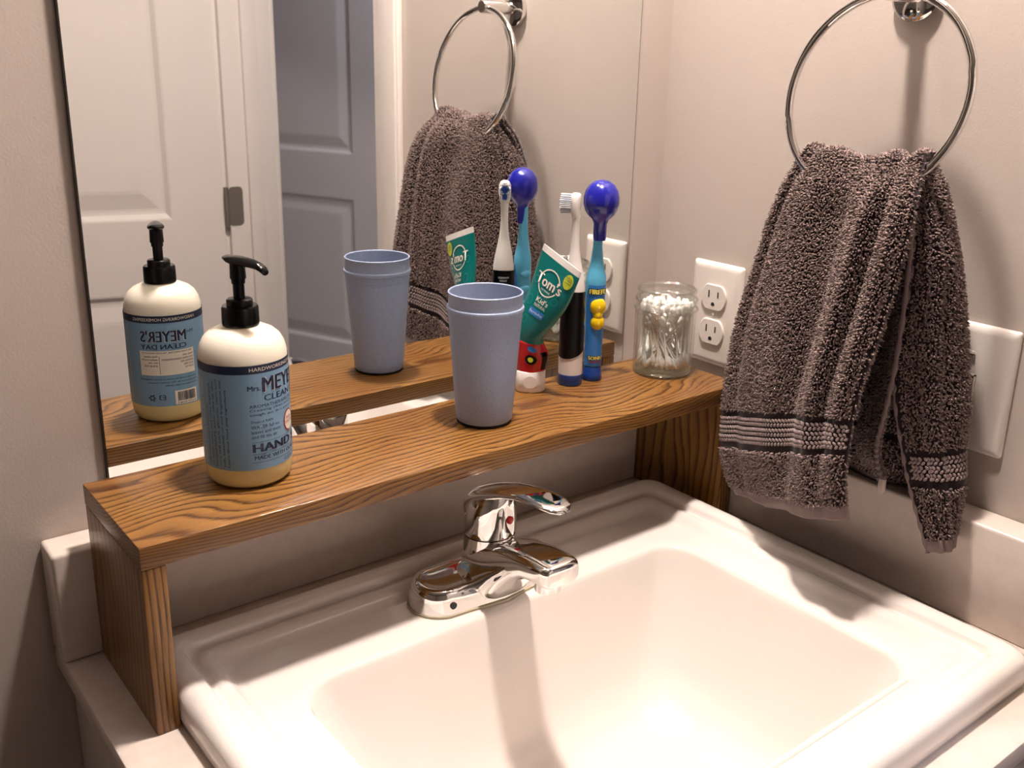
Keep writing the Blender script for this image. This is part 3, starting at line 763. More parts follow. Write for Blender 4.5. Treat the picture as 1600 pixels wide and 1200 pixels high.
# ------------------------------------------------------------------ tumbler
UX, UY = -.346, -.107
cu_ = empty('tumbler', (UX, UY, HS), 'lilac-blue plastic tumbler standing in the middle of the shelf', 'cup')
lathe('foot', [(0, .0002), (.0262, .0002), (.0272, .0012), (.0272, .0030), (0, .0030)], M_rubber, cu_, (UX, UY, HS), 64)
lathe('body', [(0, .0028), (.0266, .0028), (.0278, .0042), (.0283, .010), (.0352, .1045), (.0352, .1055), (.0356, .1058), (.0360, .1125), (.0371, .1132), (.0375, .1150), (.0371, .1168), (.0358, .1176), (.0357, .1285), (.0361, .1292), (.0362, .1306), (.0353, .1314), (.0344, .1306), (.0340, .1100), (.0272, .012), (.0262, .0075), (0, .0070)], M_cup, cu_, (UX, UY, HS), 80, autosmooth=40)

# ------------------------------------------------------------------ glass jar with swabs
JX, JY = -.0822, -.0965
jar = empty('glass_jar', (JX, JY, HS), 'clear glass canning jar filled with cotton swabs, on the shelf', 'jar')
outer = [(0, .0008), (.0240, .0008), (.0290, .0014), (.0320, .0040), (.0338, .0085), (.0342, .016), (.0342, .066), (.0345, .071), (.0346, .0735), (.0356, .0750), (.0362, .0768), (.0356, .0785), (.0338, .0795), (.0334, .0820), (.0336, .0845), (.0348, .0858), (.0354, .0874), (.0348, .0890), (.0332, .0900), (.0328, .0945), (.0334, .0962), (.0336, .0978), (.0330, .0990), (.0320, .0993)]
inner = [(.0310, .0988), (.0306, .0940), (.0312, .0780), (.0318, .070), (.0318, .016), (.0312, .010), (.0280, .0065), (0, .0060)]
lathe('glass_body', outer+inner, M_glass, jar, (JX, JY, HS), 64, autosmooth=40)
lathe('glass_base', [(0, .0012), (.026, .0012), (.0300, .0030), (.0325, .0075), (.0300, .0072), (.027, .0056), (0, .0054)], M_glass_base, jar, (JX, JY, HS), 48)
M_glass_rim = thin_glass('jar_glass_rim', (0.97, 0.98, 0.96), 0.20)
for nm_, rr_, zz_, th_ in (('screw_thread', .0352, .0768, .0013), ('screw_thread', .0344, .0874, .0012), ('rim', .0322, .0985, .0016), ('foot_ring', .0312, .0036, .0016)):
    from_bm(nm_, tube_bm([(JX+rr_*math.cos(2*math.pi*k/64), JY+rr_*math.sin(2*math.pi*k/64), HS+zz_) for k in range(64)], th_, 10, closed=True), M_glass_rim, jar, autosmooth=None)
def swab_mesh():
    L_ = .0735
    prof_ = [(.0, .0), (.0013, .0004), (.0028, .0025), (.0031, .006), (.0026, .0105), (.0013, .0140), (.0010, .0142), (.0010, L_-.0142), (.0013, L_-.0140), (.0026, L_-.0105), (.0031, L_-.006), (.0028, L_-.0025), (.0013, L_-.0004), (0, L_)]
    V, F = lathe_vf(prof_, 8)
    me = bpy.data.meshes.new('cotton_swab'); me.from_pydata([(p[0], p[1], p[2]) for p in V], [], F); me.update()
    me.materials.append(M_cotton); me.materials.append(M_stick)
    for p in me.polygons:
        p.use_smooth = True
        zc = sum(me.vertices[i].co.z for i in p.vertices)/len(p.vertices)
        p.material_index = 1 if .0141 < zc < L_-.0141 else 0
    return me
swm = swab_mesh(); rj = random.Random(21)
ENDS = []
def seg_ok(p, q):
    return True
for i in range(86):
    a = rj.uniform(0, 2*math.pi); r0 = .0282*math.sqrt(rj.uniform(.02, 1))
    if i < 46: r0 = rj.uniform(.0255, .0284)
    tw = rj.gauss(0, .85) if i % 3 else rj.uniform(1.2, 5.0)
    r1 = min(.0284, max(.006, r0+rj.uniform(-.005, .007)))
    p = Vector((r0*math.cos(a), r0*math.sin(a), .0095+rj.uniform(0, .004)))
    q_ = Vector((r1*math.cos(a+tw), r1*math.sin(a+tw), 0))
    hd_ = (q_-Vector((p.x, p.y, 0))).length
    dz = math.sqrt(max(.0735**2-hd_**2, .05**2))
    q_.z = p.z+dz
    o = bpy.data.objects.new('cotton_swab', swm); COL.objects.link(o)
    o.location = (JX+p.x, JY+p.y, HS+p.z)
    o.rotation_euler = (q_-p).to_track_quat('Z', 'Y').to_euler()
    tag(o, 'white cotton swab standing in the glass jar', 'cotton swab', 'cotton swabs in the glass jar')

# ------------------------------------------------------------------ toothpaste tube
TX, TY = -.249, -.060
tp = empty('toothpaste_tube', (TX, TY, HS), 'squeezed teal and red toothpaste tube standing on its white cap', 'toothpaste')
capw = Vector((.80, -.60, 0)); capt = Vector((.60, .80, 0))
def el(c, W, T, e=2.0, n=40):
    out = []
    for k in range(n):
        a_ = 2*math.pi*k/n; c_, s_ = math.cos(a_), math.sin(a_)
        out.append(c + W*math.copysign(abs(c_)**(2/e), c_) + T*math.copysign(abs(s_)**(2/e), s_))
    return out
cc = Vector((TX, TY, HS))
capo = from_bm('cap', loft_bm([el(cc+Vector((0, 0, z)), capw*wd, capt*t_, 2.6) for z, wd, t_ in ((.0002, .0150, .0122), (.0012, .0160, .0132), (.010, .0162, .0134), (.0225, .0160, .0132), (.0236, .0150, .0122))]), M_white_plastic, tp, autosmooth=50)
nrm = -capt
q = cc + nrm*.0133 + Vector((0, 0, .0122)) - capw*.001
from_bm('thumb_dimple', loft_bm([[q+nrm*d+capw*(.0075*s_*math.cos(2*math.pi*k/24))+Vector((0, 0, .0068*s_*math.sin(2*math.pi*k/24))) for k in range(24)] for d, s_ in ((.0004, 1), (.0003, .8), (.0000, .45))], cap=True), M_white_plastic, capo)
# body sections: (height t, centre, half width vector, half thickness)
top_c = Vector((-.242, -.0975, .3115)); topW = Vector((.0007, -.0290, -.0103))
TS_ = [0.0, 0.14, 0.30, 0.42, 0.55, 0.72, 0.88, 1.0]
Cn = [cc+Vector((0, 0, .0235)), cc+Vector((.000, -.001, .040)), cc+Vector((-.0035, -.0015, .056)), cc+Vector((-.0060, -.0050, .070)), Vector((-.2500, -.0730, HS+.088)), Vector((-.2455, -.0835, HS+.112)), Vector((-.2432, -.0920, HS+.135)), top_c]
Wn = [capw*.0160, Vector((.0135, -.0125, .0)), Vector((.0092, -.0128, -.003)), Vector((.0052, -.0150, -.006)), Vector((.004, -.0205, -.0075)), Vector((.002, -.0265, -.0090)), Vector((.001, -.0285, -.0100)), topW]
Tn = [.0128, .0125, .0100, .0072, .0080, .0062, .0030, .0006]
ff = np.linspace(0, 1, 41)
Cs = smooth_interp(ff, TS_, np.array([list(v) for v in Cn])); Ws = smooth_interp(ff, TS_, np.array([list(v) for v in Wn])); Ts = smooth_interp(ff, TS_, np.array(Tn))
up_ = Vector((0, 0, 1))
def tube_sec(i, grow=0.0):
    c, W = Vector(Cs[i]), Vector(Ws[i]); ax = Vector(Cs[min(i+1, 40)])-Vector(Cs[max(i-1, 0)])
    T = W.cross(ax).normalized()*(Ts[i]+grow)
    # crumple: a dent below the waist on the room side
    return el(c, W*(1+grow/W.length), T, 2.0, 44)
S_all = [tube_sec(i) for i in range(41)]
cut1 = 13
red = from_bm('tube_lower', loft_bm(S_all[:cut1+1]), M_tube_red, tp, autosmooth=80)
teal = from_bm('tube_upper', loft_bm(S_all[cut1:39]), M_teal, tp, autosmooth=80)
from_bm('crimp', loft_bm(S_all[38:]), M_white_plastic, tp, autosmooth=80)
def tubesurf(u, v, off):
    """u across (-1..1 towards the room-side right edge), v along 0..1, on the face that looks into the room"""
    i = min(max(v, 0), 1)*40; i0 = min(int(i), 39); fr_ = i-i0
    c = Vector(Cs[i0]).lerp(Vector(Cs[i0+1]), fr_); W = Vector(Ws[i0]).lerp(Vector(Ws[i0+1]), fr_); t_ = Ts[i0]*(1-fr_)+Ts[i0+1]*fr_
    ax = Vector(Cs[min(i0+1, 40)])-Vector(Cs[max(i0-1, 0)]); N_ = W.cross(ax).normalized()
    if N_.x > 0: N_ = -N_
    return c + W*u + N_*(t_*math.sqrt(max(0, 1-u*u))+off)
LEN = .155; HW = .030
def tsm(u, v, off): return tubesurf(u/HW, v/LEN, off)
wrap('round_badge', [ring_uv(-.001, .1220, .0155, .0150, .0014, 40, 205, 335), ring_uv(-.001, .1220, .0155, .0150, .0014, 40, 20, 160)], tsm, .0007, M_cream, teal)
wrap('brand_lettering', [text_uv("Tom's", -.001, .1165, .038, .0120, 'C', bold=.012), text_uv('OF MAINE', -.001, .1120, .014, .0020, 'C')], tsm, .0009, M_cream, teal)
wrap('small_lettering', [text_uv("Kid's", .002, .0985, .019, .0058, 'C', bold=.01), text_uv('NATURAL', .002, .0935, .019, .0034, 'C')], tsm, .0009, M_cream, teal)
wrap('blue_panel', [rect_uv(-.012, .014, .0825, .0905)], tsm, .0006, M_tube_blue, teal)
wrap('panel_lettering', [text_uv('fluoride-free', .001, .0848, .023, .0036, 'C')], tsm, .0009, M_cream, teal)
wrap('yellow_badge', [disc_uv(.0205, .1360, .0060, .0088)], tsm, .0007, M_lime, teal)
wrap('badge_lettering', [text_uv(s_, .0205, v_, .0085, .0019, 'C') for s_, v_ in (('FALL', .1395), ('1000', .1365), ('times', .1335))], tsm, .0010, M_navy, teal)
wrap('pattern_outline', [ring_uv(-.018, .096, .0050, .0055, .0005, 24), ring_uv(-.013, .075, .0045, .0045, .0005, 24), ring_uv(.016, .108, .0045, .0045, .0005, 24), ring_uv(-.020, .118, .004, .004, .0005, 24), ring_uv(-.006, .107, .004, .004, .0005, 24)], tsm, .0006, M_teal_light, teal)
wrap('lower_badge', [disc_uv(.0, .0200, .0105, .0085)], tsm, .0007, M_black, red)
wrap('lower_badge_fruit', [disc_uv(-.001, .0200, .0048, .0045)], tsm, .0010, M_lime, red)
wrap('lower_blue_panel', [disc_uv(.008, .040, .008, .006)], tsm, .0007, M_tube_blue, red)
wrap('lower_side_panel', [rect_uv(.0195, .0292, .003+.002*k, .005+.002*k, .0010) for k in range(15)], tsm, .0006, M_black, red)

# ------------------------------------------------------------------ white electric toothbrush
WX, WY = -.199, -.068
tb = empty('white_toothbrush', (WX, WY, HS), 'white and black electric toothbrush standing next to the toothpaste', 'toothbrush')
bd = Vector((-.61, .79, 0)).normalized(); bs = Vector((-bd.y, bd.x, 0))
def bsec(z, rd, rs_, fwd=0.0, side_=0.0, n=40, c0=(WX, WY), d=bd, s=bs):
    c = Vector((c0[0], c0[1], HS+z)) + d*fwd + s*side_
    return [c + d*(rd*math.cos(2*math.pi*k/n)) + s*(rs_*math.sin(2*math.pi*k/n)) for k in range(n)]
from_bm('base_cap', loft_bm([bsec(.0003, .0128, .0126), bsec(.0012, .0134, .0132), bsec(.0125, .0133, .0131)]), M_royal, tb, autosmooth=50)
hz = [(.0125, .0132, .0130), (.016, .0133, .0131), (.036, .0133, .0131), (.060, .0131, .0129), (.085, .0130, .0128), (.104, .0128, .0126), (.112, .0122, .0120), (.122, .0105, .0105), (.132, .0082, .0084), (.142, .0062, .0064), (.152, .0050, .0050), (.165, .0044, .0042), (.178, .0043, .0044), (.186, .0048, .0052)]
from_bm('handle', loft_bm([bsec(*q_) for q_ in hz]), M_white_plastic, tb, autosmooth=60)
# dark grip sleeve with a curved lower edge
g = bmesh.new(); rows = []
for j in range(13):
    row = []
    for k in range(48):
        a_ = 2*math.pi*k/48
        zlo = .0375 - .006*math.cos(a_-1.2); zhi = .1065 + .001*math.cos(a_)
        z = zlo+(zhi-zlo)*j/12
        rr = float(np.interp(z, [q_[0] for q_ in hz], [q_[1] for q_ in hz]))+.0004
        row.append(g.verts.new(Vector((WX, WY, HS+z)) + bd*(rr*math.cos(a_)) + bs*(rr*math.sin(a_))))
    rows.append(row)
for j in range(12):
    for k in range(48): g.faces.new((rows[j][k], rows[j][(k+1) % 48], rows[j+1][(k+1) % 48], rows[j+1][k]))
grip = from_bm('grip_sleeve', g, M_grip, tb, autosmooth=None)
A0 = math.atan2(bd.y, bd.x)
gs = lambda u, v, off: (WX+(.0132+off)*math.cos(A0+u/.0132), WY+(.0132+off)*math.sin(A0+u/.0132), HS+v)
wrap('grip_lettering', [text_uv('POWERED', 0, .098, .012, .0022, 'C', bold=.01), text_uv('CLEAN', 0, .0945, .008, .0022, 'C', bold=.01)], gs, .0007, M_bristle, grip)
wrap('grip_print', [disc_uv(.002, .086, .0055, .0045), disc_uv(-.003, .079, .004, .003)], gs, .0006, M_green_print, grip)
bh = from_bm('brush_head', loft_bm([bsec(.184, .0046, .0050, .0), bsec(.1875, .0050, .0062, .0008), bsec(.192, .0052, .0068, .001), bsec(.199, .0054, .0072, .001), bsec(.205, .0054, .0068, .001), bsec(.2085, .0050, .0050, .001), bsec(.2100, .0032, .0030, .001)]), M_white_plastic, tb, autosmooth=70)
bl = bmesh.new(); bl2 = bmesh.new()
for i in range(-3, 4):
    for j in range(-5, 6):
        u_, v_ = i*.0018, j*.0019
        if (u_/.0064)**2 + (v_/.0105)**2 > 1: continue
        inner_ = (u_/.0040)**2+((v_-.003)/.0042)**2 < 1 or (u_/.0034)**2+((v_+.005)/.0034)**2 < 1
        c0 = Vector((WX, WY, HS+.1985+v_)) + bd*.005 + bs*u_
        t_ = bl2 if inner_ else bl
        tip = .0115+(.0008 if (i+j) % 2 else 0)
        tb_ = tube_bm([c0, c0+bd*tip], .00078, 6)
        me_ = bpy.data.meshes.new('x'); tb_.to_mesh(me_); tb_.free(); t_.from_mesh(me_); bpy.data.meshes.remove(me_)
tag(from_bm('bristles', bl, M_bristle, bh), kind='stuff')
tag(from_bm('blue_bristles', bl2, M_bristle_blue, bh), kind='stuff')

# ------------------------------------------------------------------ blue children's toothbrush with a plain rounded cap
KX, KY = -.1685, -.0705
kb_ = empty('blue_toothbrush', (KX, KY, HS), 'sky blue toothbrush with yellow button and deep blue head cover', 'toothbrush')
kd = Vector((-.45, -.89, 0)).normalized(); ks = Vector((-kd.y, kd.x, 0))      # button side / its right-hand side
def ksec(z, rd, rs_, fwd=0.0, side_=0.0): return bsec(z, rd, rs_, fwd, side_, 40, (KX, KY), kd, ks)
from_bm('base_cap', loft_bm([ksec(.0003, .0102, .0106), ksec(.0012, .0108, .0112), ksec(.008, .0100, .0103), ksec(.0175, .0094, .0096)]), M_royal, kb_, autosmooth=60)
kz = [(.0175, .0093, .0095), (.030, .0094, .0097), (.060, .0096, .0100), (.090, .0100, .0106), (.112, .0102, .0112), (.118, .0098, .0108), (.126, .0084, .0088), (.136, .0068, .0068), (.150, .0054, .0052), (.170, .0048, .0046), (.190, .0042, .0042), (.200, .0030, .0036)]
from_bm('handle', loft_bm([ksec(*q_) for q_ in kz]), M_skyblue, kb_, autosmooth=60)
krr = lambda z: float(np.interp(z, [q_[0] for q_ in kz], [q_[1] for q_ in kz]))
KA = math.atan2(kd.y, kd.x)
ksf = lambda u, v, off: (KX+(krr(v)+off)*math.cos(KA+u/.0098), KY+(krr(v)+off)*math.sin(KA+u/.0098), HS+v)
wrapl = []
for j in range(24):
    z0_, z1_ = .0185+j*.0038, .0185+(j+1)*.0038
    wrapl.append(rect_uv(-.0135, .0135, z0_, z1_, .0015))
lbl = wrap('label', wrapl, ksf, .0007, M_midblue, kb_)
wrap('brand_shadow', [text_uv('FIREFLY', .0018, .0996, .0212, .0064, 'C', bold=.06)], ksf, .0012, M_black, lbl)
wrap('brand_lettering', [text_uv('FIREFLY', .0018, .1002, .0204, .0052, 'C', bold=.03)], ksf, .0015, M_gold_text, lbl)
wrap('name_shadow', [text_uv('SONIC', .0005, .0250, .0160, .0050, 'C', bold=.06)], ksf, .0012, M_navy, lbl)
wrap('name_lettering', [text_uv('SONIC', .0005, .0254, .0154, .0042, 'C', bold=.02)], ksf, .0015, M_gold_text, lbl)
wrap('name_subtitle', [text_uv('THE HEDGEHOG', .0005, .0220, .0150, .0020, 'C', bold=.02)], ksf, .0012, M_redprint, lbl)
def blob(c_z, side_, hw, hh, fwd):
    q0 = Vector((KX, KY, HS+c_z)) + ks*side_ + kd*(krr(c_z)+fwd-.003)
    secs_ = []
    for k in range(10):
        ph = math.pi/2*k/9
        secs_.append([q0 + kd*(.0055*math.sin(ph)) + ks*(hw*math.cos(ph)*math.cos(2*math.pi*t/28)) + Vector((0, 0, hh*math.cos(ph)*math.sin(2*math.pi*t/28))) for t in range(28)])
    return loft_bm(secs_)
from_bm('power_button', merge(blob(.0858, .0012, .0090, .0102, .0012), blob(.0680, .0012, .0078, .0090, .0012), blob(.0770, .0012, .0060, .0090, .0008)), M_yellow, kb_, autosmooth=None)
for z in (.062, .080, .098):
    q0 = Vector((KX, KY, HS+z)) - kd*(krr(z)*.62) - ks*.0058
    from_bm('grip_bump', loft_bm([[q0 + (-kd*.55-ks*.83)*(.0042*math.sin(math.pi/2*k/7)) + (-kd*.83+ks*.55)*(.0070*math.cos(math.pi/2*k/7)*math.cos(2*math.pi*t/24)) + Vector((0, 0, .0056*math.cos(math.pi/2*k/7)*math.sin(2*math.pi*t/24))) for t in range(24)] for k in range(8)]), M_skyblue, kb_, autosmooth=None)
cv = [(.158, .0056, .0066), (.162, .0062, .0072), (.176, .0064, .0074), (.181, .0085, .0095), (.185, .0130, .0140), (.190, .0165, .0172), (.197, .0185, .0192), (.204, .0186, .0192), (.211, .0168, .0176), (.217, .0130, .0138), (.2212, .0075, .0080), (.2225, .0022, .0024)]
hc = from_bm('head_cover', loft_bm([ksec(z, rd, rs_, .0030 if z > .18 else .0022, .001) for z, rd, rs_ in cv]), M_deepblue, kb_, autosmooth=80)

# ------------------------------------------------------------------ hand towel
tw = empty('hand_towel', (-.09, -.32, .40), 'grey-brown terry hand towel draped through the chrome ring', 'towel')
VN = [0, .08, .17, .26, .40, .56, .685, .77, .885, 1.0]
Lf = [(-.077, -.255, .421), (-.0755, -.236, .390), (-.0735, -.2222, .356), (-.073, -.2139, .322), (-.073, -.1963, .257), (-.074, -.1872, .191), (-.075, -.1860, .137), (-.076, -.1890, .102), (-.080, -.2025, .070), (-.083, -.2170, .0525)]
Md = [(-.083, -.320, .4185), (-.098, -.316, .397), (-.107, -.312, .359), (-.114, -.310, .321), (-.1215, -.307, .268), (-.1275, -.305, .216), (-.1305, -.306, .1805), (-.1325, -.310, .1485), (-.1345, -.317, .118), (-.1355, -.327, .0880)]
Rt = [(-.082, -.3820, .4250), (-.106, -.392, .397), (-.121, -.3960, .360), (-.129, -.3955, .327), (-.138, -.3935, .287), (-.149, -.3900, .2440), (-.154, -.3880, .2055), (-.1545, -.3880, .1780), (-.1560, -.3905, .1460), (-.1565, -.3965, .1140)]
NV, NU = 150, 130
vv = np.linspace(0, 1, NV); uu = np.linspace(0, 1, NU)
A = smooth_interp(vv, VN, np.array(Lf)); B = smooth_interp(vv, VN, np.array(Md)); C_ = smooth_interp(vv, VN, np.array(Rt))
def across(A, B, C, uu):
    U = uu[None, :, None]; a_, b_, c_ = A[:, None], B[:, None], C[:, None]
    return a_*(2*(U-.5)*(U-1)) + b_*(-4*U*(U-1)) + c_*(2*U*(U-.5))
G = across(A, B, C_, uu)
Vg, Ug = np.meshgrid(vv, uu, indexing='ij')
amp = .0066*np.clip(Vg*7, .25, 1)*(1-.55*np.clip((Vg-.55)/.45, 0, 1))
ph = 2*np.pi*(3.5*Ug + .30*np.sin(5.0*Ug+1.0) + .12*np.sin(4*Vg+6*Ug) - .25*Vg*(Ug-.5)) + .6
win = np.clip(Ug/.10, 0, 1)*np.clip((1-Ug)/.08, 0, 1)
wv = (np.sin(ph) + .35*np.sin(2.1*ph+1.3) + .5*np.sin(.43*ph+.4))*amp*win
wv += .0035*np.sin(11*Vg+5*Ug)*np.clip((Vg-.7)/.3, 0, 1)
hn = np.stack([-(A-C_)[:, 1]*0-1.0*np.ones(NV)*.93, np.ones(NV)*.37, np.zeros(NV)], 1)[:, None, :]
G = G + wv[..., None]*hn
# side folds: left edge curls to the wall, right edge turns in
def curl(edge, direction, n, rad):
    """extra columns continuing from an edge (NV,3)"""
    cols = []
    for i in range(1, n+1):
        t = i/n
        cols.append(edge + direction(t)*rad)
    return cols
ones = np.ones((NV, 1))
lcols = curl(G[:, 0], lambda t: np.array([[math.sin(t*2.2)*.75+.5*t, .25*math.sin(t*1.5)-1.1*t*t*.55, -.04*t]])*np.clip(vv*6, .15, 1)[:, None], 22, .030)
rcols = curl(G[:, -1], lambda t: np.array([[.55*t, .95*t-.16*math.sin(math.pi*min(1.0, t*3)), -.03*t]])*np.clip(vv*6, .1, 1)[:, None], 22, .034)
front = np.stack(lcols[::-1] + [G[:, i] for i in range(NU)] + rcols, 1)

def grid_normals(P):
    du = np.gradient(P, axis=1); dv = np.gradient(P, axis=0)
    n = np.cross(du, dv); n /= np.maximum(np.linalg.norm(n, axis=2, keepdims=True), 1e-9)
    return n
def sheet(name, P, th, m, parent, flip=False):
    """closed thick sheet from a grid of points"""
    a, b = P.shape[:2]; n = grid_normals(P)*(-1 if flip else 1)
    V = np.concatenate([(P+n*th*.5).reshape(-1, 3), (P-n*th*.5).reshape(-1, 3)])
    F = []; o2 = a*b
    I = np.arange(a*b).reshape(a, b)
    q = np.stack([I[:-1, :-1], I[:-1, 1:], I[1:, 1:], I[1:, :-1]], -1).reshape(-1, 4)
    F = np.concatenate([q, q[:, ::-1]+o2]).tolist()
    rim = list(I[0]) + list(I[1:, -1]) + list(I[-1, -2::-1]) + list(I[-2:0:-1, 0])
    for i in range(len(rim)):
        p_, q_ = int(rim[i]), int(rim[(i+1) % len(rim)])
        F.append([q_, p_, p_+o2, q_+o2])
    return obj(name, V, F, m, parent, True)
TUFT_V, TUFT_F, TUFT_N = [], [], [0]
def tufts(P, off, density, size, mask=None, seed=0, sides=(1, -1)):
    """terry loops as small bent spikes over a grid surface"""
    r = np.random.default_rng(seed)
    n = grid_normals(P)
    A_ = P[:-1, :-1]; Bq = P[:-1, 1:]; Cq = P[1:, :-1]
    area = np.linalg.norm(np.cross(Bq-A_, Cq-A_), axis=2)
    out = []
    for sgn in sides:
        lamb = area*density
        if mask is not None: lamb = lamb*mask[:-1, :-1]
        cnt = np.floor(lamb + r.random(lamb.shape)).astype(int)
        ii, jj = np.nonzero(cnt); rep = cnt[ii, jj]
        ii = np.repeat(ii, rep); jj = np.repeat(jj, rep); k = len(ii)
        fu = r.random(k)[:, None]; fv = r.random(k)[:, None]
        p = A_[ii, jj] + fu*(Bq[ii, jj]-A_[ii, jj]) + fv*(Cq[ii, jj]-A_[ii, jj])
        nn_ = n[ii, jj]*sgn
        rv = r.normal(size=(k, 3)); rv -= (rv*nn_).sum(1, keepdims=True)*nn_; rv /= np.maximum(np.linalg.norm(rv, axis=1, keepdims=True), 1e-6)
        bt = np.cross(nn_, rv)
        h = size*(0.75+.5*r.random((k, 1))); wd = size*.26*(.8+.4*r.random((k, 1)))
        base = p + nn_*(off-.0006)
        lean = rv*(r.random((k, 1))*.9)*h + np.array([0, 0, -.28])*h
        v0 = base + rv*wd; v1 = base + (-.5*rv+.87*bt)*wd; v2 = base + (-.5*rv-.87*bt)*wd
        m0 = base + nn_*h*.6 + lean*.35 + rv*wd*.95; m1 = base + nn_*h*.6 + lean*.35 + (-.5*rv+.87*bt)*wd*.95; m2 = base + nn_*h*.6 + lean*.35 + (-.5*rv-.87*bt)*wd*.95
        tp_ = base + nn_*h + lean
        out.append(np.stack([v0, v1, v2, m0, m1, m2, tp_], 1).reshape(-1, 3))
    V = np.concatenate(out); k = len(V)//7
    pat = np.array([[0, 1, 4], [0, 4, 3], [1, 2, 5], [1, 5, 4], [2, 0, 3], [2, 3, 5], [3, 4, 6], [4, 5, 6], [5, 3, 6]])
    F = (np.arange(k)*7)[:, None, None] + pat[None]
    return V, F.reshape(-1, 3)
def tri_obj(name, V, F, m, parent):
    base = np.array(origin(parent)); V = (V-base).astype(np.float32)
    me = bpy.data.meshes.new(name)
    me.vertices.add(len(V)); me.vertices.foreach_set('co', V.ravel())
    me.loops.add(len(F)*3); me.loops.foreach_set('vertex_index', F.astype(np.int32).ravel())
    me.polygons.add(len(F)); me.polygons.foreach_set('loop_start', np.arange(0, len(F)*3, 3, dtype=np.int32))
    me.polygons.foreach_set('use_smooth', np.ones(len(F), dtype=bool))
    me.update(calc_edges=True); me.materials.append(m)
    o = bpy.data.objects.new(name, me); COL.objects.link(o); o.parent = parent
    return tag(o, kind='stuff')

vfull = np.repeat(vv[:, None], front.shape[1], 1)
# no pile on the woven border and the hem
mask_f = np.where(((vfull > .675) & (vfull < .785)) | (vfull > .955), 0.0, 1.0)
# pile rises towards both sides of the border
fo = sheet('front_drape', front, .0040, M_towel, tw)
V1, F1 = tufts(front, .0020, 3.2e5, .0037, mask_f, 1)
tri_obj('front_pile', V1, F1, M_pile, fo)

# woven border: braids of small stitches
ELL = lathe_vf([(.0, -1), (.6, -.75), (1, 0), (.6, .75), (0, 1)], 8)
def braid(P, v_lo, v_hi, rows, pitch, off, sgn, name, parent):
    a, b = P.shape[:2]; n = grid_normals(P)*sgn
    arc = np.concatenate([[0], np.cumsum(np.linalg.norm(np.diff(P[int((v_lo+v_hi)/2*(a-1))], axis=0), axis=1))])
    V = []; F = []; EV = np.array(ELL[0]); 
    k = int(arc[-1]/pitch)
    for r_ in range(rows):
        for hf in (0, 1):
            vc = v_lo+(v_hi-v_lo)*(r_+.27+.46*hf)/rows
            for i in range(1, k):
                s = i*pitch + (.5*pitch if hf else 0)
                j = float(np.interp(s, arc, np.arange(b))); j0 = min(int(j), b-2); fj = j-j0
                iv = vc*(a-1); i0 = min(int(iv), a-2); fi = iv-i0
                p = (P[i0, j0]*(1-fj)+P[i0, j0+1]*fj)*(1-fi)+(P[i0+1, j0]*(1-fj)+P[i0+1, j0+1]*fj)*fi
                nn_ = n[i0, j0]; eu = P[i0, j0+1]-P[i0, j0]; eu = eu/np.linalg.norm(eu); ev = np.cross(nn_, eu)
                sg = 1 if hf else -1
                ax = eu*.62 + ev*.78*sg; bx = np.cross(nn_, ax)
                hgt = (v_hi-v_lo)/rows*.62*np.linalg.norm(P[-1, b//2]-P[0, b//2])*.5
                q = p + nn_*off + EV[:, 2:3]*ax*hgt*.98 + EV[:, 0:1]*bx*pitch*.42 + EV[:, 1:2]*nn_*.0011
                o_ = len(V)*len(EV); V.append(q); F += [[x+o_ for x in f] for f in ELL[1]]
    return tag(obj(name, np.concatenate(V), F, M_braid, parent), kind='stuff')
braid(front, .694, .766, 3, .0036, .0028, 1, 'woven_border', fo)
braid(front, .694, .766, 3, .0036, .0028, -1, 'woven_border', fo)
# ribbed hem
def hem(P, v0, sgn_list, name, parent, thick=.0062):
    a, b = P.shape[:2]; i0 = int(v0*(a-1)); Q = P[i0:].copy()
    return sheet(name, Q, thick, M_selvage, parent)
hem(front, .958, (1,), 'hem', fo)
def cord(name, pts, rad, parent, m=M_selvage):
    n = len(pts); t = np.linspace(0, 1, n); tt = np.linspace(0, 1, 140)
    Q = smooth_interp(tt, t, np.array(pts))
    return from_bm(name, tube_bm([tuple(p) for p in Q], [rad*(1+.22*math.sin(i*.9)) for i in range(140)], 10), m, parent, autosmooth=None)

# top roll over the ring joining front and back layers
BK = [(-.050, -.262, .418), (-.047, -.320, .414), (-.050, -.377, .421)]
roll = []
for i in range(16):
    t = i/15; a_ = math.pi*t
    row = []
    for j in range(NU):
        f0 = G[0, j]; u = uu[j]
        bk = np.array(BK[0])*(2*(u-.5)*(u-1)) + np.array(BK[1])*(-4*u*(u-1)) + np.array(BK[2])*(2*u*(u-.5))
        mid = (f0+bk)/2; hx = (f0-bk)/2
        row.append(mid + hx*math.cos(a_) + np.array([0, 0, .009*math.sin(a_)*(1+.35*math.sin(ph[0, j]))]))
    roll.append(row)
roll = np.array(roll)
ro = sheet('top_fold', roll, .0040, M_towel, tw)
V1, F1 = tufts(roll, .0020, 3.2e5, .0037, None, 2)
tri_obj('top_pile', V1, F1, M_pile, ro)

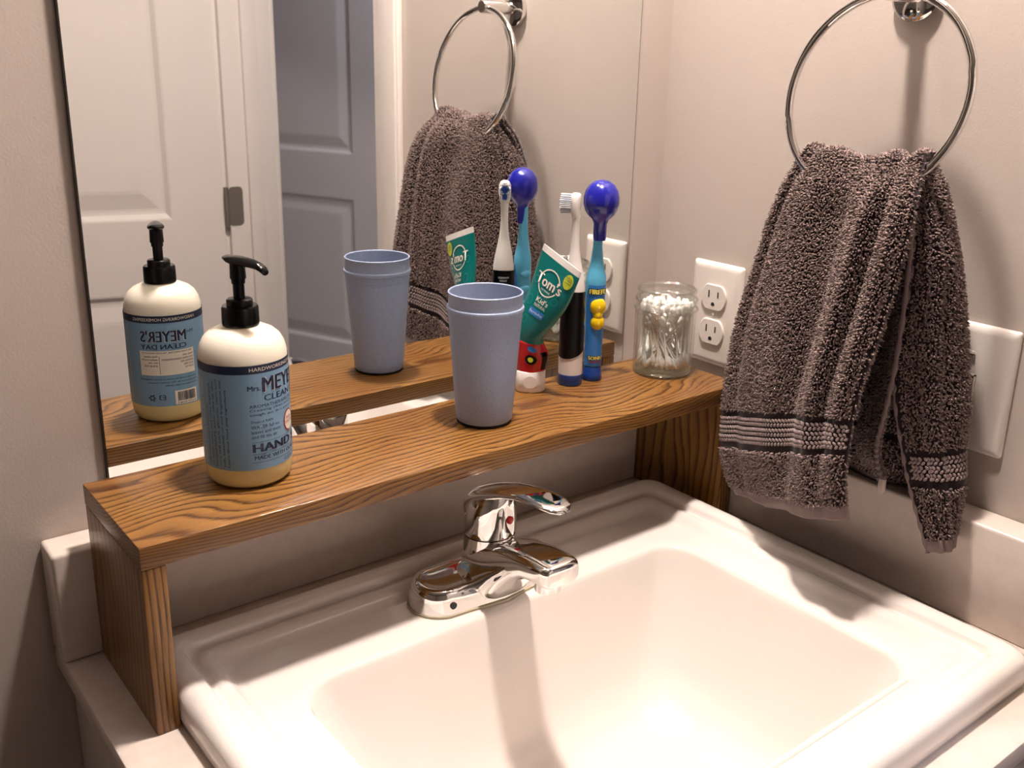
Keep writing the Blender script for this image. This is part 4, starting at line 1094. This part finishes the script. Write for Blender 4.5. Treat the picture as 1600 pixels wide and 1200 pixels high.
# back layer: along the wall, round a fold at the near side, and back as a flap
VB = [0, .08, .22, .38, .50, .60, .685, .77, 1.0]
wallL = [(-.047, -.262, .418), (-.036, -.250, .395), (-.026, -.235, .345), (-.023, -.225, .289), (-.022, -.222, .243), (-.022, -.222, .208), (-.022, -.224, .178), (-.022, -.226, .152), (-.022, -.230, .088)]
wallM = [(-.046, -.320, .414), (-.036, -.320, .392), (-.026, -.322, .345), (-.023, -.325, .289), (-.022, -.327, .243), (-.022, -.328, .208), (-.022, -.330, .180), (-.022, -.332, .155), (-.024, -.337, .097)]
foldP = [(-.050, -.374, .420), (-.046, -.384, .4040), (-.045, -.4055, .3445), (-.045, -.4207, .2888), (-.045, -.4300, .2430), (-.045, -.4370, .2082), (-.045, -.4390, .1750), (-.045, -.4440, .1450), (-.047, -.4440, .0810)]
selv = [(-.080, -.3760, .4160), (-.083, -.3795, .3920), (-.090, -.3905, .3350), (-.094, -.3915, .2700), (-.095, -.3914, .2400), (-.0945, -.3970, .2067), (-.090, -.4070, .1680), (-.0875, -.4150, .1420), (-.080, -.4400, .0770)]
nb = 120; vb = np.linspace(0, 1, nb)
cW = [smooth_interp(vb, VB, np.array(x)) for x in (wallL, wallM, foldP, selv)]
tsU = np.array([0, .36, .72, 1.0]); ub = np.linspace(0, 1, 110)
back = np.zeros((nb, 110, 3))
for i in range(nb):
    a_, b_, c_, d_ = (cW[k][i] for k in range(4))
    mid = (b_+c_)/2*np.array([1, 1, 1]) + np.array([.018*min(1, i/20), 0, 0])
    inn = (c_*.45+d_*.55) + np.array([-.003, -.010*min(1, i/25), 0])
    pts = np.array([a_, b_, mid, c_, inn, d_])
    back[i] = smooth_interp(ub, [0, .27, .50, .70, .84, 1.0], pts)
Vb, Ub = np.meshgrid(vb, ub, indexing='ij')
back[..., 0] -= .004*np.sin(2*np.pi*3.1*Ub+1.5*Vb)*np.clip(Vb*5, 0, 1)*np.clip((.62-Ub)/.1, 0, 1)
back[..., 1] -= .0015*np.sin(2*np.pi*4*(Ub-.7)/.3+3*Vb)*np.clip((Ub-.74)/.1, 0, 1)*np.clip((.97-Ub)/.06, 0, 1)
back[..., 0] = np.minimum(back[..., 0], -.0105)
bo = sheet('back_drape', back, .0040, M_towel, tw)
mask_b = np.where(((Vb > .675) & (Vb < .785)) | (Vb > .955) | (Ub > .975), 0.0, 1.0)
V1, F1 = tufts(back, .0020, 3.2e5, .0037, mask_b, 3)
tri_obj('back_pile', V1, F1, M_pile, bo)
braid(back, .694, .766, 3, .0036, .0028, 1, 'woven_border', bo)
braid(back, .694, .766, 3, .0036, .0028, -1, 'woven_border', bo)
hem(back, .958, (1,), 'hem', bo)
cord('selvage', [tuple(back[i, -1]) for i in range(0, nb, 7)]+[tuple(back[-1, -1])], .0021, bo)
# inner layer whose corded edge shows in the opening
ied = np.array([(-.088, -.383, .385), (-.096, -.3905, .330), (-.100, -.3935, .2580), (-.101, -.3905, .2058), (-.101, -.3868, .1732), (-.101, -.3890, .1549), (-.100, -.3965, .1370)])
ni = 70; vi = np.linspace(0, 1, ni); e = smooth_interp(vi, np.linspace(0, 1, 7), ied)
inner_s = np.stack([e + np.array([[.052*t, .030*t+.02*t*t, -.012*t*t]])*(np.clip(vi*4, .3, 1)[:, None]) for t in np.linspace(0, 1, 40)], 1)
io = sheet('inner_fold', inner_s, .0036, M_towel, tw)
V1, F1 = tufts(inner_s, .0018, 3.2e5, .0037, np.where(np.tile(np.linspace(0, 1, 40), (ni, 1)) < .05, 0, 1.0), 4)
tri_obj('inner_pile', V1, F1, M_pile, io)
cord('selvage', [tuple(p) for p in e[::5]]+[tuple(e[-1])], .0024, io)
box('hem_tag', (-.1035, -.0985, -.4005, -.3945, .1255, .1400), M_tag, io, bev=.001)
